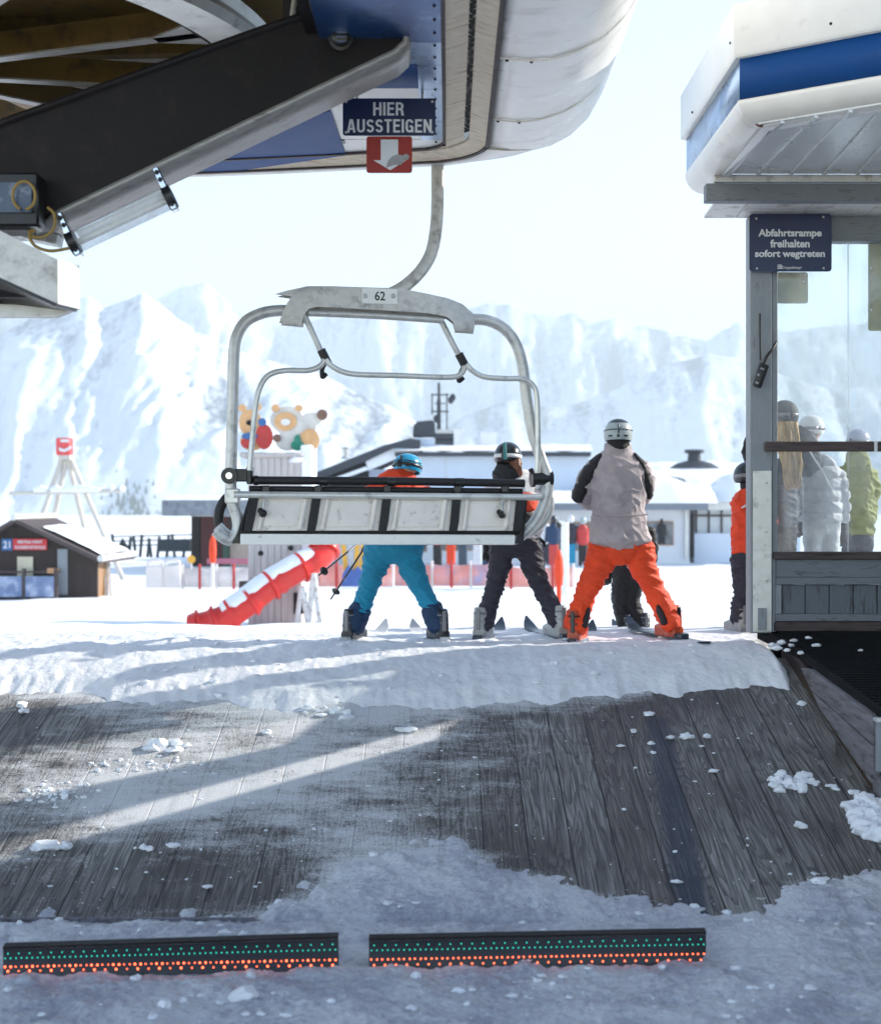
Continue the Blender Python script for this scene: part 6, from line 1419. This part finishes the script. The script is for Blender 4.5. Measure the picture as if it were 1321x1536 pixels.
# lodge
DB = 62.0; ld_ = thing('lodge', P(830, 850, DB), 'white mountain lodge with snowy roofs and timber windows', 'building')
wpl = mk('white_render', s(216, 218, 222), .8, 0, .04, 1, s(196, 198, 204), .2, .8); shd = mk('pale_cladding', s(196, 206, 220), .6, 0, .04, 1); wnf = mk('larch_window_frame', s(170, 124, 84), .6); gls = mk('dim_window_glass', s(120, 124, 132), .12, 0, .5, .8, s(44, 48, 56), .6, 1.2); rfd = mk('dark_roof_sheet', s(46, 50, 60), .6)
bxp(470, 763, 1034, 858, DB, 8, 'wall', wpl, ld_); bxp(455, 755, 1062, 765, DB-1.2, 9.5, 'roof', mk('grey_roof_edge', s(112, 118, 128), .7), ld_)
mb = MB(); rows = []
for k in range(61):
    px = 456+k*10.2; hgt = interp(px, [456, 720, 800, 880, 960, 1010, 1060, 1080], [.35, .4, .5, .6, 1.0, 1.15, .8, .3]); rows.append([P(px, 755, DB)+Vector((0, -1.25+.3*min(1, v*6)+8.8*v, hgt*min(1, (v*7)**.5)*(1+.15*fb(k*.25, v*4, 2, 3))+.9*max(0, v-.3)*(px > 880))) for v in np.linspace(0, 1, 14)])
mb.grid(rows); mb.build('roof_snow', M['snow'], ld_, smooth=180)
def window(x0, y0, x1, y1, d, parent, n=2, fig=False):
    f = bxp(x0, y0, x1, y1, d-.08, .08, 'window', wnf, parent); w_ = (x1-x0)/n
    for k in range(n): bxp(x0+k*w_+1.2, y0+1.5, x0+(k+1)*w_-1.0, y1-1.5, d-.11, .04, 'pane', gls, f)
window(806, 783, 853, 826, DB, ld_, 3); window(856, 783, 905, 826, DB, ld_, 2); window(965, 782, 1010, 818, DB, ld_, 2); window(652, 786, 700, 826, DB, ld_, 3); window(700.5, 786, 745, 826, DB, ld_, 2); window(752, 786, 803, 826, DB, ld_, 2); window(560, 790, 640, 828, DB, ld_, 3)
bxp(1027, 765.3, 1032, 838, DB-.2, .2, 'downpipe', M['galv'], ld_); bxp(1036, 770, 1041, 836, DB-.1, .2, 'wall', M['dark_beam'], ld_)
pj = thing('person', P(992, 818, DB-.6), 'dark standing figure in front of the right lodge window', 'person')
mb = MB(); d = DB-.6
for c in ([(989.5, 803, 0, 3, .09), (989, 816, 0, 2.4, .08)], [(994.5, 803, 0, 3, .09), (995.5, 816, 0, 2.4, .08)], [(992, 803, 0, 5, .12), (992, 788, 0, 5.5, .12), (992, 784, 0, 3, .08)], [(986.5, 788, 0, 1.8, .06), (985.5, 800, 0, 1.6, .05)], [(997.5, 788, 0, 1.8, .06), (998.5, 800, 0, 1.6, .05)], [(992, 783, 0, 2, .06), (992, 779, 0, 2.6, .09)]): chain(mb, d, c, 8)
remesh(mb, 'body', blk, pj, .03, 2)
# glazed annexe
an = thing('glazed_annexe', P(1090, 838, DB+1), 'glazed annexe with grey frames right of the white lodge', 'building')
bxp(1041, 800, 1200, 845, DB+.6, 4, 'wall', shd, an); bxp(1041, 765, 1200, 800, DB+1, 3.5, 'glass_front', mk('pale_glass', s(186, 196, 206), .1, 0, .1, 1), an); f = None
for k in range(8): bxp(1043+k*19, 765.5, 1045.5+k*19, 804, DB+.9, .1, 'mullion', M['dark_wood'], an)
bxp(1041, 772, 1200, 775, DB+.88, .1, 'transom', M['dark_wood'], an); bxp(1041, 801, 1200, 805, DB+.86, .2, 'sill', M['dark_wood'], an); bxp(1041, 752, 1210, 764.5, DB, 6, 'roof', M['galv'], an)
mb = MB(); rows = []
for k in range(21): rows.append([P(1036+k*9, 753, DB)+Vector((0, -.3+6*v, 1.0*min(1, (v*5)**.5)*(1+.25*fb(k*.3, v*3, 6, 3))+.4*v)) for v in np.linspace(0, 1, 10)])
mb.grid(rows); mb.build('roof_snow', M['snow'], an, smooth=180)
# snowy hump roof with chimney beyond
hp_ = thing('hump_roof_building', P(1040, 760, DB+14), 'low snow covered roof with a dark chimney cowl behind the lodge', 'building')
mb = MB(); rows = []
for k in range(41):
    px = 880+k*9; top = interp(px, [880, 940, 990, 1040, 1110, 1180, 1260], [703, 697, 694, 692, 694, 690, 697]); rows.append([P(px, 772-(772-top)*math.sin(v*math.pi/2)**.8, DB+13+7*v)+Vector((0, 0, .15*fb(k*.3, v*4, 1, 3))) for v in np.linspace(0, 1.2, 14)])
mb.grid(rows); mb.build('snow_roof', M['snow'], hp_, smooth=180); bxp(880, 700, 1250, 708, DB+22, 2, 'ridge_wall', shd, hp_)
mb = MB(); p = P(1041, 698, DB+12); mb.lathe([(1.35, -.15), (.9, .12), (.36, .25), (.33, .62), (.52, .66), (.52, .82), (0, .84)], p, seg=16); mb.build('chimney', rfd, hp_)
# upper hall
up = thing('upper_hall', P(720, 756, DB+6), 'large pale hall with a dark sloping roof and machinery behind the lodge', 'building'); DU = DB+6
bxp(598, 684, 882, 754, DU, 10, 'wall', shd, up); bxp(592, 678, 886, 684, DU-.5, 11, 'roof', rfd, up)
for px in (668, 740, 812): bxp(px, 684.5, px+.8, 754, DU-.03, .03, 'cladding_joint', M['galv'], up)
mb = MB(); rows = []
for k in range(31): rows.append([P(594+k*9.8, 678, DU)+Vector((0, -.4+9*v, .05+.35*min(1, (v*6)**.5)*(1+.3*fb(k*.3, v*3, 3, 3)))) for v in np.linspace(0, 1, 8)])
mb.grid(rows); mb.build('roof_snow', M['snow'], up, smooth=180)
mb = MB(); mb.prism([P(455, 716, DU), P(520, 690, DU), P(575, 668, DU), P(616, 657, DU), P(630, 660, DU), P(630, 672, DU), P(590, 672, DU), P(548, 692, DU), P(455, 728, DU)], (0, 9, 0)); mb.build('gable_roof', rfd, up, smooth=0)
mb = MB(); mb.prism([P(548, 692, DU+.2), P(590, 672, DU+.2), P(628, 672, DU+.2), P(628, 685, DU+.2), P(598, 686, DU+.2), P(552, 706, DU+.2)], (0, 5, 0)); mb.build('roof_snow', M['snow'], up, smooth=0)
mb = MB(); mb.prism([P(455, 728, DU+.4), P(548, 694, DU+.4), P(553, 706, DU+.4), P(553, 756, DU+.4), P(455, 756, DU+.4)], (0, 6, 0)); mb.build('gable_wall', M['dark_beam'], up, smooth=0); bxp(553.5, 704, 598, 756, DU+.3, 5, 'gable_wall', mk('ribbed_grey_cladding', s(150, 158, 172), .6, 0, .15, 6, None, 0, 3, 0, 60, (4, 4, .2)), up)
mb = MB(); mb.prism([P(470, 728, DU-.1), P(548, 700, DU-.1), P(553, 704, DU-.1), P(474, 733, DU-.1)], (0, .4, 0)); mb.build('eave_snow', M['snow'], up, smooth=0)
v1 = thing('roof_ventilator', P(518, 690, DU+3), 'small pale ventilator on the dark sloping roof', 'ventilator'); mb = MB(); mb.lathe([(.28, 0), (.2, .1), (.12, .14), (.12, .5), (.2, .55), (0, .62)], P(518, 688, DU+3), seg=12); mb.build('cowl', M['galv'], v1)
ac = thing('roof_machine', P(640, 670, DU+2), 'dark rounded cooling unit and boxes on the hall roof', 'roof unit')
mb = MB(); mb.prism([P(x, y, DU+1) for x, y in ((619, 653), (620, 638), (626, 632), (648, 630), (652, 634), (653, 654))], (0, 2.0, 0)); mb.build('round_unit', rfd, ac, smooth=30)
bxp(653.5, 644, 682, 655, DU+1.2, 1.6, 'lid', M['galv'], ac); bxp(652, 650, 680, 658.5, DU+1, 1.5, 'unit', rfd, ac); bxp(652, 660, 680, 672, DU+1, 1.5, 'unit', rfd, ac); bxp(625, 656, 651, 672, DU+1, 1.5, 'base', shd, ac); bxp(680.5, 644, 698, 672, DU+1, 1.6, 'white_unit', wpl, ac); bxp(634, 656, 648, 658, DU+.9, .6, 'snow_cap', M['snow'], ac)
bx3 = thing('roof_box', P(733, 668, DU+3), 'plain white box on the hall roof above the charcoal skier', 'roof unit'); bxp(720, 649, 745, 672, DU+3, 1.5, 'casing', wpl, bx3); bxp(719, 647, 746, 649, DU+2.9, 1.7, 'lid', shd, bx3)
am = thing('antenna_mast', P(660, 645, DU+4), 'dark lattice antenna mast with crossbars on the hall roof', 'antenna'); DA = DU+4
for pts, r_ in (([(659, 648), (658, 574)], .07), ([(648, 622), (648, 590)], .035), ([(670, 645), (670, 590)], .035), ([(646, 592), (673, 592)], .035), ([(646, 617), (673, 617)], .035), ([(652, 605), (668, 605)], .025)):
    mb = MB(); mb.tube([P(*a_, DA) for a_ in pts], r_, 8); mb.build('mast' if r_ > .05 else 'rod', rfd, am)
for px, py in ((679, 596), (676, 600), (654, 628)):
    mb = MB(); mb.ball(P(px, py, DA), (.16, .1, .2), u=10, v=6); mb.build('dish', rfd, am)
mb = MB(); mb.bar(P(658, 648, DA), P(658, 600, DA), .2, .1); mb.build('mast_core', rfd, am)

# crowd in front of the lodge
q = random.Random(21); cols_ = [red_p, cy_, blk, orj, dbl, wht, cyd, chc]
spots = [(656, 848, 46), (676, 846, 47), (694, 848, 45), (716, 846, 47), (730, 848, 44), (818, 846, 46), (830, 848, 45), (856, 846, 46), (874, 848, 46), (470, 846, 46), (560, 848, 47)]
hues = ['red', 'turquoise', 'black', 'orange', 'slate blue', 'white', 'navy', 'charcoal']
where = ['leftmost of the far group between turquoise and charcoal skiers', 'second from left in the far group before the lodge', 'third from left in the far group before the lodge', 'fourth from left in the far group before the lodge', 'rightmost of the far group left of the charcoal skier', 'left of the tall white post', 'close to the white post before the lodge', 'right of the white post', 'beside the tall skier before the lodge', 'beside the slide far behind', 'behind the blue ski rack']
for i, (px, py, d) in enumerate(spots):
    ci = i % 8; p_ = thing('person', P(px, py, d), f'far skier in {hues[ci]}, {where[i]}', 'person', 'far skiers in front of the lodge'); k = 46/d
    mb = MB(); chain(mb, d, [(px-3*k, py-30*k, 0, 4*k, .09), (px-4*k, py, 0, 3*k, .08)], 8); chain(mb, d, [(px+3*k, py-30*k, 0, 4*k, .09), (px+4*k, py, 0, 3*k, .08)], 8); remesh(mb, 'trousers', cols_[(ci+2) % 8], p_, .035, 1)
    mb = MB(); chain(mb, d, [(px, py-32*k, 0, 8*k, .12), (px, py-52*k, 0, 9.5*k, .13), (px, py-60*k, 0, 5*k, .09)], 10); chain(mb, d, [(px-9*k, py-56*k, 0, 3*k, .06), (px-11*k, py-34*k, .1, 2.6*k, .05)], 8); chain(mb, d, [(px+9*k, py-56*k, 0, 3*k, .06), (px+11*k, py-34*k, .1, 2.6*k, .05)], 8); remesh(mb, 'jacket', cols_[ci], p_, .03, 1)
    mb = MB(); mb.ball(P(px, py-67*k, d), (.11, .12, .14), u=12, v=8); mb.build('helmet', [hk, hw_, hg][i % 3], p_)

# ---------------------------------------------------------------- mountain haze
hz = bpy.data.materials.new('haze_air'); hz.use_nodes = True; n = hz.node_tree.nodes; n.remove(n['Principled BSDF'])
pv = n.new('ShaderNodeVolumePrincipled'); pv.inputs['Density'].default_value = 0.00050; pv.inputs['Color'].default_value = (0.545, 0.615, 0.65, 1); pv.inputs['Anisotropy'].default_value = 0.0
hz.node_tree.links.new(pv.outputs[0], n['Material Output'].inputs['Volume'])
mb = MB(); mb.box((0, 1900, 250), (6000, 4400, 640)); ho = mb.build('haze', hz, loc=(0, 0, -70), smooth=0); tag(ho, kind='stuff')
